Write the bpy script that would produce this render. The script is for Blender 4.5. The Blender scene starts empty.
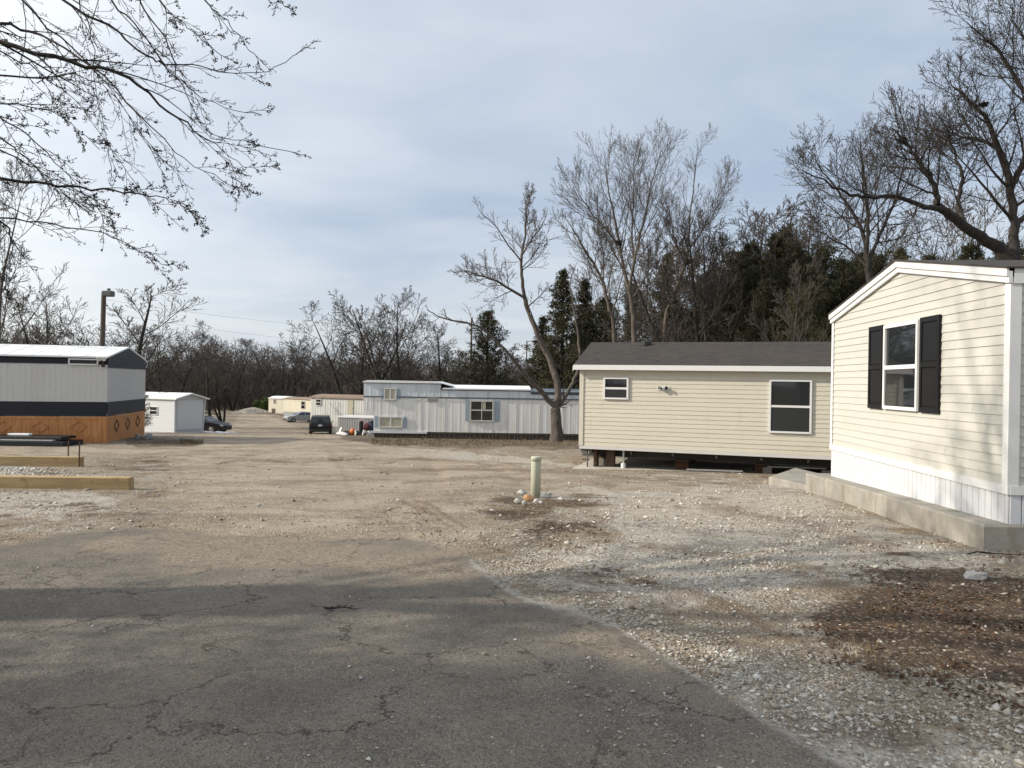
import bpy, math, random
import numpy as np
from mathutils import Vector, Matrix

SC = bpy.context.scene
COL = bpy.context.collection
R = math.radians
FPX, CAMZ, ROLL, HY = 720.0, 1.65, 0.0155, 382.0
SUN = Vector((-.88, -.10, .47)).normalized()
rnd = random.Random(7)
nrng = np.random.default_rng(7)

# ------------------------------------------------------------------ camera and terrain
cam = bpy.data.cameras.new('camera')
camo = bpy.data.objects.new('camera', cam)
COL.objects.link(camo)
cam.sensor_width = 36.0
cam.lens = 36.0 * FPX / 1024.0
cam.clip_start = .05
cam.clip_end = 9000
camo.matrix_world = Matrix.Translation((0, 0, CAMZ)) @ Matrix.Rotation(R(90) - 2.0 / FPX, 4, 'X') @ Matrix.Rotation(ROLL, 4, 'Z')
SC.camera = camo

GY = np.array([-400, -60, -20, 0, 4, 8, 14, 21.5, 28, 33, 37, 45, 55, 66, 80, 100, 140, 200, 400, 5000], float)
GH = np.array([-.2, -.8, -1.5, -1.65, -1.65, -1.78, -2.03, -2.57, -2.54, -2.66, -2.98, -3.52, -4.25, -5.1, -5.5, -5.95, -6.8, -7.5, -8.2, -9], float)


def ground(x, y):
    y = np.asarray(y, float)
    a = 0
    for k in (-.1, -.05, 0, .05, .1):
        a = a + np.interp(y + k * np.abs(y), GY, GH)
    return a / 5 + CAMZ


def G(x, y):
    return float(ground(x, y))


def uv(px, py):
    du, dv = px - 512.0, py - HY
    c, s = math.cos(ROLL), math.sin(ROLL)
    return du * c + dv * s, -du * s + dv * c


def P(px, py, Y):
    u, v = uv(px, py)
    return Vector((u / FPX * Y, Y, CAMZ - v / FPX * Y))


def PG(px, py):
    Y = 1.0
    while Y < 400:
        p = P(px, py, Y)
        if p.z <= G(p.x, p.y):
            break
        Y *= 1.01
    return Vector((p.x, p.y, G(p.x, p.y)))


def project(x, y, z):
    u = x / y * FPX
    v = (CAMZ - z) / y * FPX
    c, s = math.cos(ROLL), math.sin(ROLL)
    return 512 + u * c - v * s, HY + u * s + v * c


# ------------------------------------------------------------------ numpy value noise
def vnoise(x, y, seed=0):
    xi, yi = np.floor(x).astype(np.int64), np.floor(y).astype(np.int64)
    fx, fy = x - xi, y - yi
    fx, fy = fx * fx * (3 - 2 * fx), fy * fy * (3 - 2 * fy)

    def h(a, b):
        n = (a * 374761393 + b * 668265263 + seed * 1442695041) & 0x7fffffff
        n = ((n ^ (n >> 13)) * 1274126177) & 0x7fffffff
        return ((n ^ (n >> 16)) & 0xffff) / 65535.0
    return (h(xi, yi) * (1 - fx) + h(xi + 1, yi) * fx) * (1 - fy) + (h(xi, yi + 1) * (1 - fx) + h(xi + 1, yi + 1) * fx) * fy


def fbm(x, y, seed=0, o=4):
    t, a, s = 0, .5, 0
    for i in range(o):
        t = t + a * vnoise(x * 2 ** i, y * 2 ** i, seed + i)
        s += a
        a *= .5
    return t / s


# ------------------------------------------------------------------ materials
class NT:
    def __init__(self, name):
        self.m = bpy.data.materials.new(name)
        self.m.use_nodes = True
        self.t = self.m.node_tree
        self.b = self.t.nodes['Principled BSDF']
        self.b.inputs['Roughness'].default_value = .8

    def n(self, kind, **kw):
        nd = self.t.nodes.new('ShaderNode' + kind)
        for k, v in kw.items():
            if hasattr(nd, k):
                setattr(nd, k, v)
        return nd

    def put(self, sock, v):
        if v is None:
            return
        if isinstance(v, bpy.types.NodeSocket):
            self.t.links.new(v, sock)
        else:
            if isinstance(v, (tuple, list)) and len(v) == 3 and sock.type == 'RGBA':
                v = (*v, 1)
            sock.default_value = v

    def noise(self, vec, scale, detail=3, rough=.55, dist=0):
        nd = self.n('TexNoise')
        self.put(nd.inputs['Vector'], vec)
        nd.inputs['Scale'].default_value = scale
        nd.inputs['Detail'].default_value = detail
        nd.inputs['Roughness'].default_value = rough
        nd.inputs['Distortion'].default_value = dist
        return nd.outputs['Fac']

    def vor(self, vec, scale, feature='F1', out='Distance'):
        nd = self.n('TexVoronoi', feature=feature)
        self.put(nd.inputs['Vector'], vec)
        nd.inputs['Scale'].default_value = scale
        return nd.outputs[out]

    def math(self, op, a, b=None, c=None, clamp=False):
        nd = self.n('Math', operation=op, use_clamp=clamp)
        self.put(nd.inputs[0], a)
        self.put(nd.inputs[1], b)
        self.put(nd.inputs[2], c)
        return nd.outputs[0]

    def ramp(self, f, lo, hi, a=0., b=1.):
        nd = self.n('MapRange', interpolation_type='SMOOTHSTEP')
        self.put(nd.inputs['Value'], f)
        nd.inputs['From Min'].default_value = lo
        nd.inputs['From Max'].default_value = hi
        nd.inputs['To Min'].default_value = a
        nd.inputs['To Max'].default_value = b
        return nd.outputs['Result']

    def mix(self, f, a, b, blend='MIX'):
        nd = self.n('Mix', data_type='RGBA', blend_type=blend)
        self.put(nd.inputs[0], f)
        self.put(nd.inputs[6], a)
        self.put(nd.inputs[7], b)
        return nd.outputs[2]

    def cramp(self, f, stops):
        nd = self.n('ValToRGB')
        self.put(nd.inputs[0], f)
        e = nd.color_ramp.elements
        while len(e) < len(stops):
            e.new(.5)
        for el, (p, c) in zip(e, stops):
            el.position = p
            el.color = (*c, 1)
        return nd.outputs[0]

    def obj(self):
        return self.n('TexCoord').outputs['Object']

    def mapv(self, vec, scale=(1, 1, 1)):
        nd = self.n('Mapping')
        self.put(nd.inputs['Vector'], vec)
        nd.inputs['Scale'].default_value = scale
        return nd.outputs[0]

    def attr(self, name):
        nd = self.n('Attribute')
        nd.attribute_name = name
        return nd.outputs['Fac']

    def bump(self, h, dist=.01, strength=1., normal=None):
        nd = self.n('Bump')
        self.put(nd.inputs['Height'], h)
        nd.inputs['Distance'].default_value = dist
        nd.inputs['Strength'].default_value = strength
        if normal:
            self.put(nd.inputs['Normal'], normal)
        return nd.outputs[0]

    def out(self, col=None, rough=None, normal=None, **kw):
        self.put(self.b.inputs['Base Color'], col)
        self.put(self.b.inputs['Roughness'], rough)
        self.put(self.b.inputs['Normal'], normal)
        for k, v in kw.items():
            self.put(self.b.inputs[k.replace('_', ' ')], v)
        return self.m


def paint(name, col, rough=.6, dirt=.25, dirtcol=(.12, .1, .08), scale=1.2, streak=(1, 1, 1), bump=0, **kw):
    """painted / solid surface with uneven weathering"""
    m = NT(name)
    o = m.mapv(m.obj(), streak)
    n1 = m.noise(o, scale, 5, .65)
    n2 = m.noise(m.obj(), scale * 9, 3)
    f = m.math('MULTIPLY', m.ramp(n1, .42, .75), dirt)
    c = m.mix(f, col, dirtcol)
    c = m.mix(m.ramp(n2, .3, .8, 0, .18), c, tuple(v * .75 for v in col))
    if 'vinyl' in name and 'skirt' not in name:
        nb = m.noise(m.mapv(m.obj(), (.25, .25, 8.7)), 1.0, 1)
        c = m.mix(m.ramp(nb, .3, .7, 0, .22), c, tuple(v * .86 for v in col))
        ns = m.noise(m.mapv(m.obj(), (5, 5, .5)), 1.0, 5, .7)
        c = m.mix(m.ramp(ns, .56, .74, 0, .3), c, dirtcol)
    nm = m.bump(n2, .004, bump) if bump else None
    return m.out(c, rough, nm, **kw)


def wood(name, c1, c2, scale=6, rough=.75, stretch=(1, 12, 12)):
    m = NT(name)
    o = m.mapv(m.obj(), stretch)
    n = m.noise(o, scale * .25, 5, .6, .6)
    c = m.mix(m.ramp(n, .3, .7), c1, c2)
    k = m.noise(m.obj(), 3.1, 2)
    c = m.mix(m.ramp(k, .62, .72, 0, .55), c, tuple(v * .4 for v in c1))
    return m.out(c, rough, m.bump(n, .003, .6))


def glass(name, col=(.012, .014, .016)):
    m = NT(name)
    n = m.noise(m.obj(), 1.3, 1)
    return m.out(col, .03, m.bump(n, .004, .25), Specular_IOR_Level=.75)


M = {}
M['vinyl'] = paint('cream_vinyl', (.49, .48, .435), .5, .22, (.42, .39, .33), .9, (1, 1, 2.5))
M['vinyl_old'] = paint('tan_vinyl', (.555, .525, .435), .5, .22, (.42, .38, .30), .9, (1, 1, 2.5))
M['white'] = paint('white_trim', (.66, .66, .655), .45, .08, (.5, .48, .44))
M['white_vinyl'] = paint('white_skirting', (.58, .59, .61), .45, .12, (.5, .47, .42), 1.5, (2, 2, .6))
M['shutter'] = paint('black_shutter', (.006, .006, .007), .6, .1, (.015, .015, .015), Specular_IOR_Level=.25)
M['black'] = paint('black_plastic', (.012, .012, .012), .5, .1)
M['steel'] = paint('dark_steel', (.03, .028, .026), .6, .4, (.09, .05, .03))
M['glass'] = glass('window_glass')
M['grey_wall'] = paint('grey_metal_siding', (.54, .53, .51), .55, .25, (.38, .36, .33), .8, (2, 2, .4))
M['navy'] = paint('charcoal_siding', (.010, .012, .018), .5, .15, (.03, .03, .03), Specular_IOR_Level=.3)
M['white_roof'] = paint('white_metal_roof', (.82, .83, .83), .45, .12, (.5, .48, .45), .5, (.4, 2, 1))
M['cedar_wood'] = wood('orange_stained_wood', (.54, .25, .085), (.40, .155, .045), 6, .6, (9, 9, .7))
M['trim_wood'] = wood('pale_wood_trim', (.52, .23, .07), (.36, .14, .04))
M['timber'] = wood('yellow_timber', (.42, .30, .155), (.30, .205, .10), 5, .8, (.8, 9, 9))
M['brown_wood'] = wood('brown_blocking', (.10, .06, .035), (.06, .035, .02))
M['grey_wood'] = wood('weathered_wood_skirt', (.085, .068, .052), (.045, .036, .028), 6, .9, (9, 9, .7))
M['rust'] = paint('rusty_steel', (.09, .04, .022), .9, .5, (.03, .02, .015), 6)
M['metal_panel'] = paint('grey_metal_panel', (.76, .755, .73), .5, .6, (.44, .40, .34), 1.1, (3.5, 3.5, .22))
M['blue_band'] = paint('pale_blue_band', (.62, .655, .68), .5, .45, (.25, .25, .23), 1.1, (3.5, 3.5, .3))
M['blue_shutter'] = paint('faded_blue_shutter', (.30, .37, .43), .5, .3, (.2, .2, .19), 2)
M['blue_trim'] = paint('slate_blue_trim', (.085, .11, .14), .5, .2)
M['cream_wall'] = paint('cream_metal', (.64, .60, .48), .5, .3, (.35, .28, .18), 1.0, (3, 3, .3))
M['old_white'] = paint('old_white_metal', (.58, .57, .54), .5, .4, (.34, .3, .25), 1.0, (3, 3, .3))
M['grey_deck'] = paint('grey_board_skirt', (.27, .27, .27), .7, .4, (.14, .13, .12), 2, (5, 5, .4))
M['tan_roof'] = paint('rusty_roof_edge', (.26, .19, .14), .7, .5, (.12, .08, .06), 1)
M['screen'] = paint('insect_screen', (.020, .021, .023), .38, .1, (.03, .03, .03))
M['curtain'] = paint('pale_curtain', (.42, .40, .30), .8, .2)
M['red_cloth'] = paint('red_cloth', (.085, .016, .02), .8, .2)
M['pipe'] = paint('pale_green_pipe', (.47, .48, .37), .5, .55, (.27, .26, .19), 6, (1, 1, .3))
M['rock_white'] = paint('pale_rock', (.42, .41, .39), .9, .6, (.16, .14, .11), 9, bump=.8)
M['rock_grey'] = paint('grey_rock', (.24, .24, .235), .9, .6, (.1, .09, .08), 9, bump=.8)
M['rock_orange'] = paint('orange_rock', (.42, .24, .12), .9, .5, (.2, .12, .06), 9, bump=.8)
M['snow'] = paint('white_sheet', (.8, .8, .8), .7, .1)
M['car_black'] = paint('black_car_paint', (.003, .003, .0035), .32, .15, (.02, .018, .016), 3, Coat_Weight=.15, Specular_IOR_Level=.35)
M['car_silver'] = paint('silver_car_paint', (.42, .43, .44), .3, .2, (.2, .19, .17), 3, Metallic=.5)
M['tyre'] = paint('tyre_rubber', (.012, .012, .012), .85, .4, (.05, .045, .04), 6)
M['rim'] = paint('wheel_rim', (.3, .3, .31), .35, .2, Metallic=.7)
M['tail'] = paint('tail_light_red', (.05, .004, .004), .25, .05)
M['head'] = paint('head_light', (.5, .5, .48), .15, .05)
M['pole_wood'] = wood('utility_pole_wood', (.12, .095, .075), (.075, .06, .048), 5, .9, (9, 9, .6))
M['lamp_metal'] = paint('lamp_metal', (.10, .10, .10), .5, .2)
M['blue_tarp'] = paint('dark_blue_tarp', (.02, .03, .06), .55, .3, (.05, .05, .05), 3)
M['orange_plastic'] = paint('orange_plastic', (.5, .13, .03), .5, .2)
M['bag'] = paint('white_plastic_bag', (.6, .58, .55), .5, .3)
M['pink'] = paint('pink_board', (.55, .40, .42), .6, .2)


def concrete(name, base, dark):
    m = NT(name)
    o = m.obj()
    n1, n2, n3 = m.noise(o, 1.4, 5, .65), m.noise(o, 22, 4, .7), m.noise(m.mapv(o, (2, 2, .4)), 3, 4)
    c = m.mix(m.ramp(n1, .35, .7), base, tuple(v * .72 for v in base))
    c = m.mix(m.ramp(n3, .5, .75, 0, .6), c, dark)
    c = m.mix(m.ramp(n2, .45, .8, 0, .4), c, tuple(v * .5 for v in base))
    return m.out(c, .9, m.bump(n2, .006, .8))


M['concrete'] = concrete('old_concrete', (.32, .30, .26), (.16, .125, .09))
M['pad'] = concrete('pale_concrete_pad', (.50, .46, .39), (.3, .24, .18))


def shingles():
    m = NT('shingles')
    o = m.mapv(m.obj(), (3.2, 7, 7))
    nd = m.n('TexBrick')
    m.put(nd.inputs['Vector'], o)
    nd.inputs['Scale'].default_value = 1
    nd.inputs['Mortar Size'].default_value = .02
    nd.inputs['Color1'].default_value = (.026, .022, .020, 1)
    nd.inputs['Color2'].default_value = (.058, .049, .043, 1)
    nd.inputs['Mortar'].default_value = (.02, .018, .017, 1)
    n = m.noise(m.obj(), 60, 2)
    n2 = m.noise(m.obj(), .8, 4)
    n3 = m.noise(m.mapv(m.obj(), (1.6, 5, 5)), 2.2, 4, .7)
    c = m.mix(m.ramp(n, .3, .7, 0, .35), nd.outputs['Color'], (.065, .054, .046))
    c = m.mix(m.ramp(n3, .42, .62, 0, .75), c, (.020, .017, .015))
    c = m.mix(m.ramp(n2, .4, .7, 0, .4), c, (.052, .042, .035))
    return m.out(c, .95, m.bump(n, .005, .6))


M['shingles'] = shingles()


def bark(name, c1, c2, sc=7):
    m = NT(name)
    o = m.mapv(m.obj(), (1, 1, .25))
    n = m.noise(o, sc, 5, .7, .5)
    c = m.mix(m.ramp(n, .3, .7), c1, c2)
    return m.out(c, .95, m.bump(n, .03, .9))


M['bark'] = bark('grey_brown_bark', (.125, .105, .086), (.05, .04, .033))
M['bark_dark'] = bark('dark_bark', (.042, .035, .029), (.018, .015, .013))
M['bark_tan'] = bark('tan_bark', (.115, .092, .073), (.05, .040, .033))
M['twig'] = paint('brown_twigs', (.042, .034, .029), .9, .5, (.03, .024, .02), 3)
M['twig_tan'] = paint('tan_twigs', (.085, .069, .056), .9, .5, (.045, .037, .031), 3)
M['twig_grey'] = paint('grey_twigs', (.062, .051, .044), .9, .5, (.032, .027, .024), 1)


def leafy(name, a, b, c):
    m = NT(name)
    n = m.noise(m.obj(), 1.1, 4, .6)
    n2 = m.noise(m.obj(), 9, 2)
    k = m.mix(m.ramp(n, .35, .65), a, b)
    k = m.mix(m.ramp(n2, .5, .75, 0, .7), k, c)
    return m.out(k, .8, None, Specular_IOR_Level=.2)


M['cedar'] = leafy('cedar_foliage', (.044, .048, .023), (.062, .055, .029), (.085, .062, .038))
M['cedar_deep'] = leafy('dark_cedar_foliage', (.030, .036, .019), (.044, .041, .023), (.066, .048, .030))
M['bush'] = leafy('green_bush', (.07, .10, .025), (.05, .075, .02), (.09, .10, .03))
M['deadleaf'] = leafy('dead_leaves', (.10, .055, .028), (.065, .036, .02), (.15, .085, .045))
M['grass'] = leafy('winter_grass', (.12, .09, .05), (.16, .12, .07), (.085, .085, .035))


def stones():
    m = NT('loose_stones')
    v = m.attr('tone')
    c = m.cramp(v, [(0, (.12, .10, .078)), (.3, (.29, .24, .18)), (.6, (.45, .41, .35)), (1, (.70, .68, .64))])
    n = m.noise(m.obj(), 60, 2)
    c = m.mix(m.ramp(n, .35, .75, 0, .35), c, (.2, .16, .12))
    return m.out(c, .9)


M['stones'] = stones()


def ground_mat():
    m = NT('ground_surface')
    o = m.obj()
    big, mid, fin = m.noise(o, .45, 5, .6), m.noise(o, 2.6, 5, .65), m.noise(o, 45, 3, .7)
    patch = m.noise(o, 1.1, 6, .7, .4)
    rut = m.noise(m.mapv(o, (.8, 1.1, 1)), .8, 7, .7, .3)
    # stones
    v1 = m.n('TexVoronoi'); m.put(v1.inputs['Vector'], o); v1.inputs['Scale'].default_value = 46
    v2 = m.n('TexVoronoi'); m.put(v2.inputs['Vector'], o); v2.inputs['Scale'].default_value = 13
    s1 = m.n('SeparateColor'); m.put(s1.inputs[0], v1.outputs['Color'])
    s2 = m.n('SeparateColor'); m.put(s2.inputs[0], v2.outputs['Color'])
    stone = m.math('ADD', m.math('MULTIPLY', s1.outputs[0], .65), m.math('MULTIPLY', s2.outputs[1], .35))
    gap = m.ramp(v1.outputs['Distance'], .38, .75)
    gcol = m.cramp(stone, [(0, (.13, .105, .078)), (.35, (.27, .235, .185)), (.65, (.44, .40, .335)), (1, (.68, .65, .59))])
    gcol = m.mix(m.math('MULTIPLY', gap, .75), gcol, (.12, .092, .066))
    med = m.noise(o, 6.5, 5, .7)
    blot = m.noise(o, .9, 7, .75, .2)

    def mask(name, amp=.55, lo=.35, hi=.65, src=None):
        a = m.attr(name)
        s = m.math('ADD', a, m.math('MULTIPLY', m.math('SUBTRACT', src or patch, .5), amp * 2))
        return m.ramp(s, lo, hi)
    # default: gravelly dirt
    dirt = m.mix(m.ramp(med, .3, .7), (.135, .097, .065), (.32, .252, .175))
    dirt = m.mix(m.ramp(fin, .35, .75, 0, .6), dirt, (.35, .295, .225))
    dirt = m.mix(m.ramp(m.noise(o, 19, 5, .75), .50, .68, 0, .7), dirt, (.075, .052, .035))
    dirt = m.mix(m.ramp(blot, .53, .66, 0, .8), dirt, (.080, .054, .036))
    base = m.mix(m.ramp(patch, .42, .60), dirt, gcol)
    # white gravel
    base = m.mix(m.math('MULTIPLY', mask('white', .6), .92), base, m.mix(m.ramp(med, .35, .65, .15, .55), gcol, (.55, .51, .45)))
    base = m.mix(m.ramp(blot, .52, .62, 0, .7), base, dirt)
    # tan compact dirt
    tan = m.mix(m.ramp(rut, .32, .66), (.165, .120, .084), (.395, .33, .248))
    tan = m.mix(m.ramp(med, .5, .75, 0, .55), tan, (.24, .182, .13))
    tan = m.mix(m.ramp(fin, .45, .7, 0, .6), tan, (.50, .43, .335))
    tan = m.mix(m.ramp(m.noise(o, 22, 5, .75), .50, .70, 0, .65), tan, (.14, .10, .068))
    tan = m.mix(m.ramp(blot, .56, .70, 0, .65), tan, (.15, .105, .072))
    tan = m.mix(m.ramp(s1.outputs[1], .86, .96, 0, .7), tan, (.56, .52, .45))
    base = m.mix(m.math('MULTIPLY', mask('tan', .5), .88), base, tan)
    trk = m.ramp(m.math('ADD', m.attr('track'), m.math('MULTIPLY', m.math('SUBTRACT', med, .5), 1.6)), .35, .85)
    base = m.mix(m.math('MULTIPLY', trk, .7), base, m.mix(m.ramp(fin, .35, .7), (.125, .082, .053), (.23, .168, .115)))
    # grey crushed stone
    base = m.mix(mask('grey', .3), base, m.mix(.6, gcol, (.27, .275, .28)))
    # dead grass verge
    gr = m.mix(m.ramp(mid, .35, .65), (.070, .050, .033), (.17, .13, .085))
    base = m.mix(m.math('MULTIPLY', mask('verge', .5), .85), base, gr)
    # asphalt
    ag = m.n('TexVoronoi'); m.put(ag.inputs['Vector'], o); ag.inputs['Scale'].default_value = 120
    s3 = m.n('SeparateColor'); m.put(s3.inputs[0], ag.outputs['Color'])
    asp = m.mix(m.ramp(patch, .34, .66), (.155, .136, .114), (.235, .205, .168))
    asp = m.mix(m.ramp(s3.outputs[0], .72, 1., 0, .55), asp, (.34, .31, .265))
    asp = m.mix(m.ramp(s3.outputs[1], .6, 1., 0, .6), asp, (.05, .044, .038))
    asp = m.mix(m.ramp(med, .5, .75, 0, .5), asp, (.24, .20, .15))
    asp = m.mix(m.ramp(blot, .52, .68, 0, .6), asp, (.26, .215, .16))
    stain = m.noise(o, 1.7, 3, .5)
    asp = m.mix(m.ramp(stain, .66, .72, 0, .5), asp, (.055, .048, .04))
    warp = m.n('VectorMath', operation='ADD')
    wn = m.n('TexNoise'); m.put(wn.inputs['Vector'], o); wn.inputs['Scale'].default_value = 2.6; wn.inputs['Detail'].default_value = 8; wn.inputs['Roughness'].default_value = .65
    sub = m.n('VectorMath', operation='SCALE'); m.put(sub.inputs[0], wn.outputs['Color']); sub.inputs['Scale'].default_value = .6
    m.put(warp.inputs[0], o); m.put(warp.inputs[1], sub.outputs[0])
    e1 = m.vor(warp.outputs[0], 1.0, 'DISTANCE_TO_EDGE')
    e2 = m.vor(warp.outputs[0], 3.4, 'DISTANCE_TO_EDGE')
    cn = m.noise(o, 1.1, 4)
    ck1 = m.math('MULTIPLY', m.ramp(e1, .001, .008, 1, 0), m.ramp(cn, .40, .54))
    ck2 = m.math('MULTIPLY', m.ramp(e2, .003, .024, 1, 0), m.math('ADD', m.attr('cracks'), m.ramp(cn, .58, .68, 0, .45)))
    crack = m.math('MAXIMUM', ck1, ck2)
    asp = m.mix(m.math('MULTIPLY', crack, .6), asp, (.036, .031, .026))
    grit = m.noise(o, 95, 4, .75)
    grit2 = m.noise(o, 28, 5, .75)
    asp = m.mix(m.ramp(grit2, .50, .68, 0, .55), asp, (.062, .054, .046))
    asp = m.mix(m.ramp(grit, .52, .70, 0, .65), asp, (.33, .295, .245))
    asp = m.mix(m.ramp(grit, .30, .46, .6, 0), asp, (.045, .039, .034))
    am = mask('asphalt', .36, .35, .65)
    base = m.mix(am, base, asp)
    film = m.ramp(m.math('ADD', m.attr('film'), m.math('MULTIPLY', m.math('SUBTRACT', blot, .5), 1.6)), .35, .8)
    base = m.mix(m.math('MULTIPLY', film, .7), base, m.mix(m.ramp(grit2, .36, .66), (.17, .132, .094), (.42, .355, .27)))
    # pale dust along the worn edge
    dust = m.ramp(m.math('ADD', m.attr('dust'), m.math('MULTIPLY', m.math('SUBTRACT', med, .5), 1.3)), .35, .95)
    base = m.mix(m.math('MULTIPLY', dust, .75), base, m.mix(m.ramp(fin, .3, .7), (.30, .275, .235), (.55, .52, .465)))
    # dark damp soil
    soil = m.mix(m.ramp(med, .3, .7), (.026, .016, .010), (.095, .058, .034))
    soil = m.mix(m.ramp(s1.outputs[2], .80, .95, 0, .7), soil, (.34, .28, .21))
    soil = m.mix(m.ramp(fin, .55, .8, 0, .5), soil, (.12, .075, .045))
    base = m.mix(m.math('MULTIPLY', mask('soil', 1.7, .50, .78, m.math('ADD', m.math('MULTIPLY', blot, .6), m.math('MULTIPLY', med, .4))), .9), base, soil)
    # bump
    hs = m.math('MULTIPLY', m.math('SUBTRACT', 1, v1.outputs['Distance']), m.math('SUBTRACT', 1, am))
    h = m.math('ADD', m.math('MULTIPLY', hs, .7), m.math('MULTIPLY', fin, .5))
    h = m.math('ADD', h, m.math('MULTIPLY', m.math('SUBTRACT', 1, ag.outputs['Distance']), m.math('MULTIPLY', am, .35)))
    h = m.math('SUBTRACT', h, m.math('MULTIPLY', crack, .6))
    h = m.math('ADD', h, m.math('MULTIPLY', med, 1.3))
    return m.out(base, .93, m.bump(h, .022, 1.0), Specular_IOR_Level=.25)


M['ground'] = ground_mat()

# ------------------------------------------------------------------ mesh helpers
def link(name, me, mat, parent=None, smooth=False):
    o = bpy.data.objects.new(name, me)
    COL.objects.link(o)
    if mat:
        me.materials.append(mat if not isinstance(mat, str) else M[mat])
    if parent:
        o.parent = parent
    if smooth:
        me.polygons.foreach_set('use_smooth', np.ones(len(me.polygons), bool))
    return o


def np_mesh(name, v, f):
    """v (N,3), f (M,k) all faces with k corners"""
    me = bpy.data.meshes.new(name)
    k = f.shape[1]
    me.vertices.add(len(v)); me.vertices.foreach_set('co', np.ascontiguousarray(v, np.float32).ravel())
    me.loops.add(f.size); me.loops.foreach_set('vertex_index', np.ascontiguousarray(f, np.int32).ravel())
    me.polygons.add(len(f)); me.polygons.foreach_set('loop_start', np.arange(0, f.size, k, dtype=np.int32))
    me.update(calc_edges=True)
    return me


class MB:
    def __init__(self):
        self.v, self.f, self.T = [], [], Matrix()

    def add(self, vs, fs):
        b = len(self.v)
        self.v += [tuple(self.T @ Vector(p)) for p in vs]
        self.f += [tuple(b + i for i in q) for q in fs]

    def box(self, x0, x1, y0, y1, z0, z1, bev=0.):
        if bev:
            d = bev
            prof = [(x0 + d, y0), (x1 - d, y0), (x1, y0 + d), (x1, y1 - d), (x1 - d, y1), (x0 + d, y1), (x0, y1 - d), (x0, y0 + d)]
            inner = [(min(max(x, x0 + d), x1 - d), min(max(y, y0 + d), y1 - d)) for x, y in prof]
            vs = [(x, y, z0) for x, y in inner] + [(x, y, z0 + d) for x, y in prof] + [(x, y, z1 - d) for x, y in prof] + [(x, y, z1) for x, y in inner]
            fs = [tuple(range(7, -1, -1)), tuple(range(24, 32))]
            for r in range(3):
                for i in range(8):
                    j = (i + 1) % 8
                    fs.append((r * 8 + i, r * 8 + j, r * 8 + 8 + j, r * 8 + 8 + i))
            self.add(vs, fs)
            return self
        self.add([(x0, y0, z0), (x1, y0, z0), (x1, y1, z0), (x0, y1, z0), (x0, y0, z1), (x1, y0, z1), (x1, y1, z1), (x0, y1, z1)],
                 [(3, 2, 1, 0), (4, 5, 6, 7), (0, 1, 5, 4), (1, 2, 6, 5), (2, 3, 7, 6), (3, 0, 4, 7)])
        return self

    def prism(self, poly, axis, a, b):
        """poly list of 2D points, extruded along axis from a to b"""
        n = len(poly)

        def q(p, t):
            return (t, p[0], p[1]) if axis == 'x' else (p[0], t, p[1]) if axis == 'y' else (p[0], p[1], t)
        self.add([q(p, a) for p in poly] + [q(p, b) for p in poly],
                 [tuple(range(n - 1, -1, -1)), tuple(range(n, 2 * n))] + [(i, (i + 1) % n, n + (i + 1) % n, n + i) for i in range(n)])
        return self

    def bar(self, p, q, w, h=None):
        h = h or w
        p, q = Vector(p), Vector(q)
        d = (q - p).normalized()
        s = d.cross(Vector((0, 0, 1)))
        s = Vector((1, 0, 0)) if s.length < .01 else s.normalized()
        u = s.cross(d)
        vs = []
        for c in (p, q):
            for a, b in ((-1, -1), (1, -1), (1, 1), (-1, 1)):
                vs.append(c + s * a * w / 2 + u * b * h / 2)
        self.add(vs, [(3, 2, 1, 0), (4, 5, 6, 7), (0, 1, 5, 4), (1, 2, 6, 5), (2, 3, 7, 6), (3, 0, 4, 7)])
        return self

    def cyl(self, p, q, r0, r1=None, n=12, caps=True):
        r1 = r0 if r1 is None else r1
        p, q = Vector(p), Vector(q)
        d = (q - p).normalized()
        s = d.cross(Vector((0, 0, 1)))
        s = Vector((1, 0, 0)) if s.length < .01 else s.normalized()
        u = s.cross(d)
        vs = []
        for c, r in ((p, r0), (q, r1)):
            for i in range(n):
                a = 2 * math.pi * i / n
                vs.append(c + (s * math.cos(a) + u * math.sin(a)) * r)
        fs = [(i, (i + 1) % n, n + (i + 1) % n, n + i) for i in range(n)]
        if caps:
            fs += [tuple(range(n - 1, -1, -1)), tuple(range(n, 2 * n))]
        self.add(vs, fs)
        return self

    def lathe(self, prof, c, n=16):
        """prof [(r,z)] about vertical axis at c"""
        vs, fs = [], []
        for r, z in prof:
            for i in range(n):
                a = 2 * math.pi * i / n
                vs.append((c[0] + r * math.cos(a), c[1] + r * math.sin(a), c[2] + z))
        for k in range(len(prof) - 1):
            for i in range(n):
                j = (i + 1) % n
                fs.append((k * n + i, k * n + j, (k + 1) * n + j, (k + 1) * n + i))
        fs += [tuple(range(n - 1, -1, -1)), tuple(range((len(prof) - 1) * n, len(prof) * n))]
        self.add(vs, fs)
        return self

    def build(self, name, mat, parent=None, smooth=False):
        me = bpy.data.meshes.new(name)
        me.from_pydata(self.v, [], self.f)
        me.update()
        return link(name, me, mat, parent, smooth)


def tag(o, label=None, cat=None, group=None, kind=None):
    for k, v in (('label', label), ('category', cat), ('group', group), ('kind', kind)):
        if v:
            o[k] = v
    return o


def thing(name, label, cat, loc=(0, 0, 0), rz=0, group=None):
    o = bpy.data.objects.new(name, None)
    o.empty_display_size = .3
    COL.objects.link(o)
    o.location = loc
    o.rotation_euler = (0, 0, rz)
    return tag(o, label, cat, group)


def copy_tree(o, parent=None):
    c = o.copy()
    COL.objects.link(c)
    c.parent = parent
    for ch in list(o.children):
        copy_tree(ch, c)
    return c


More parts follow.
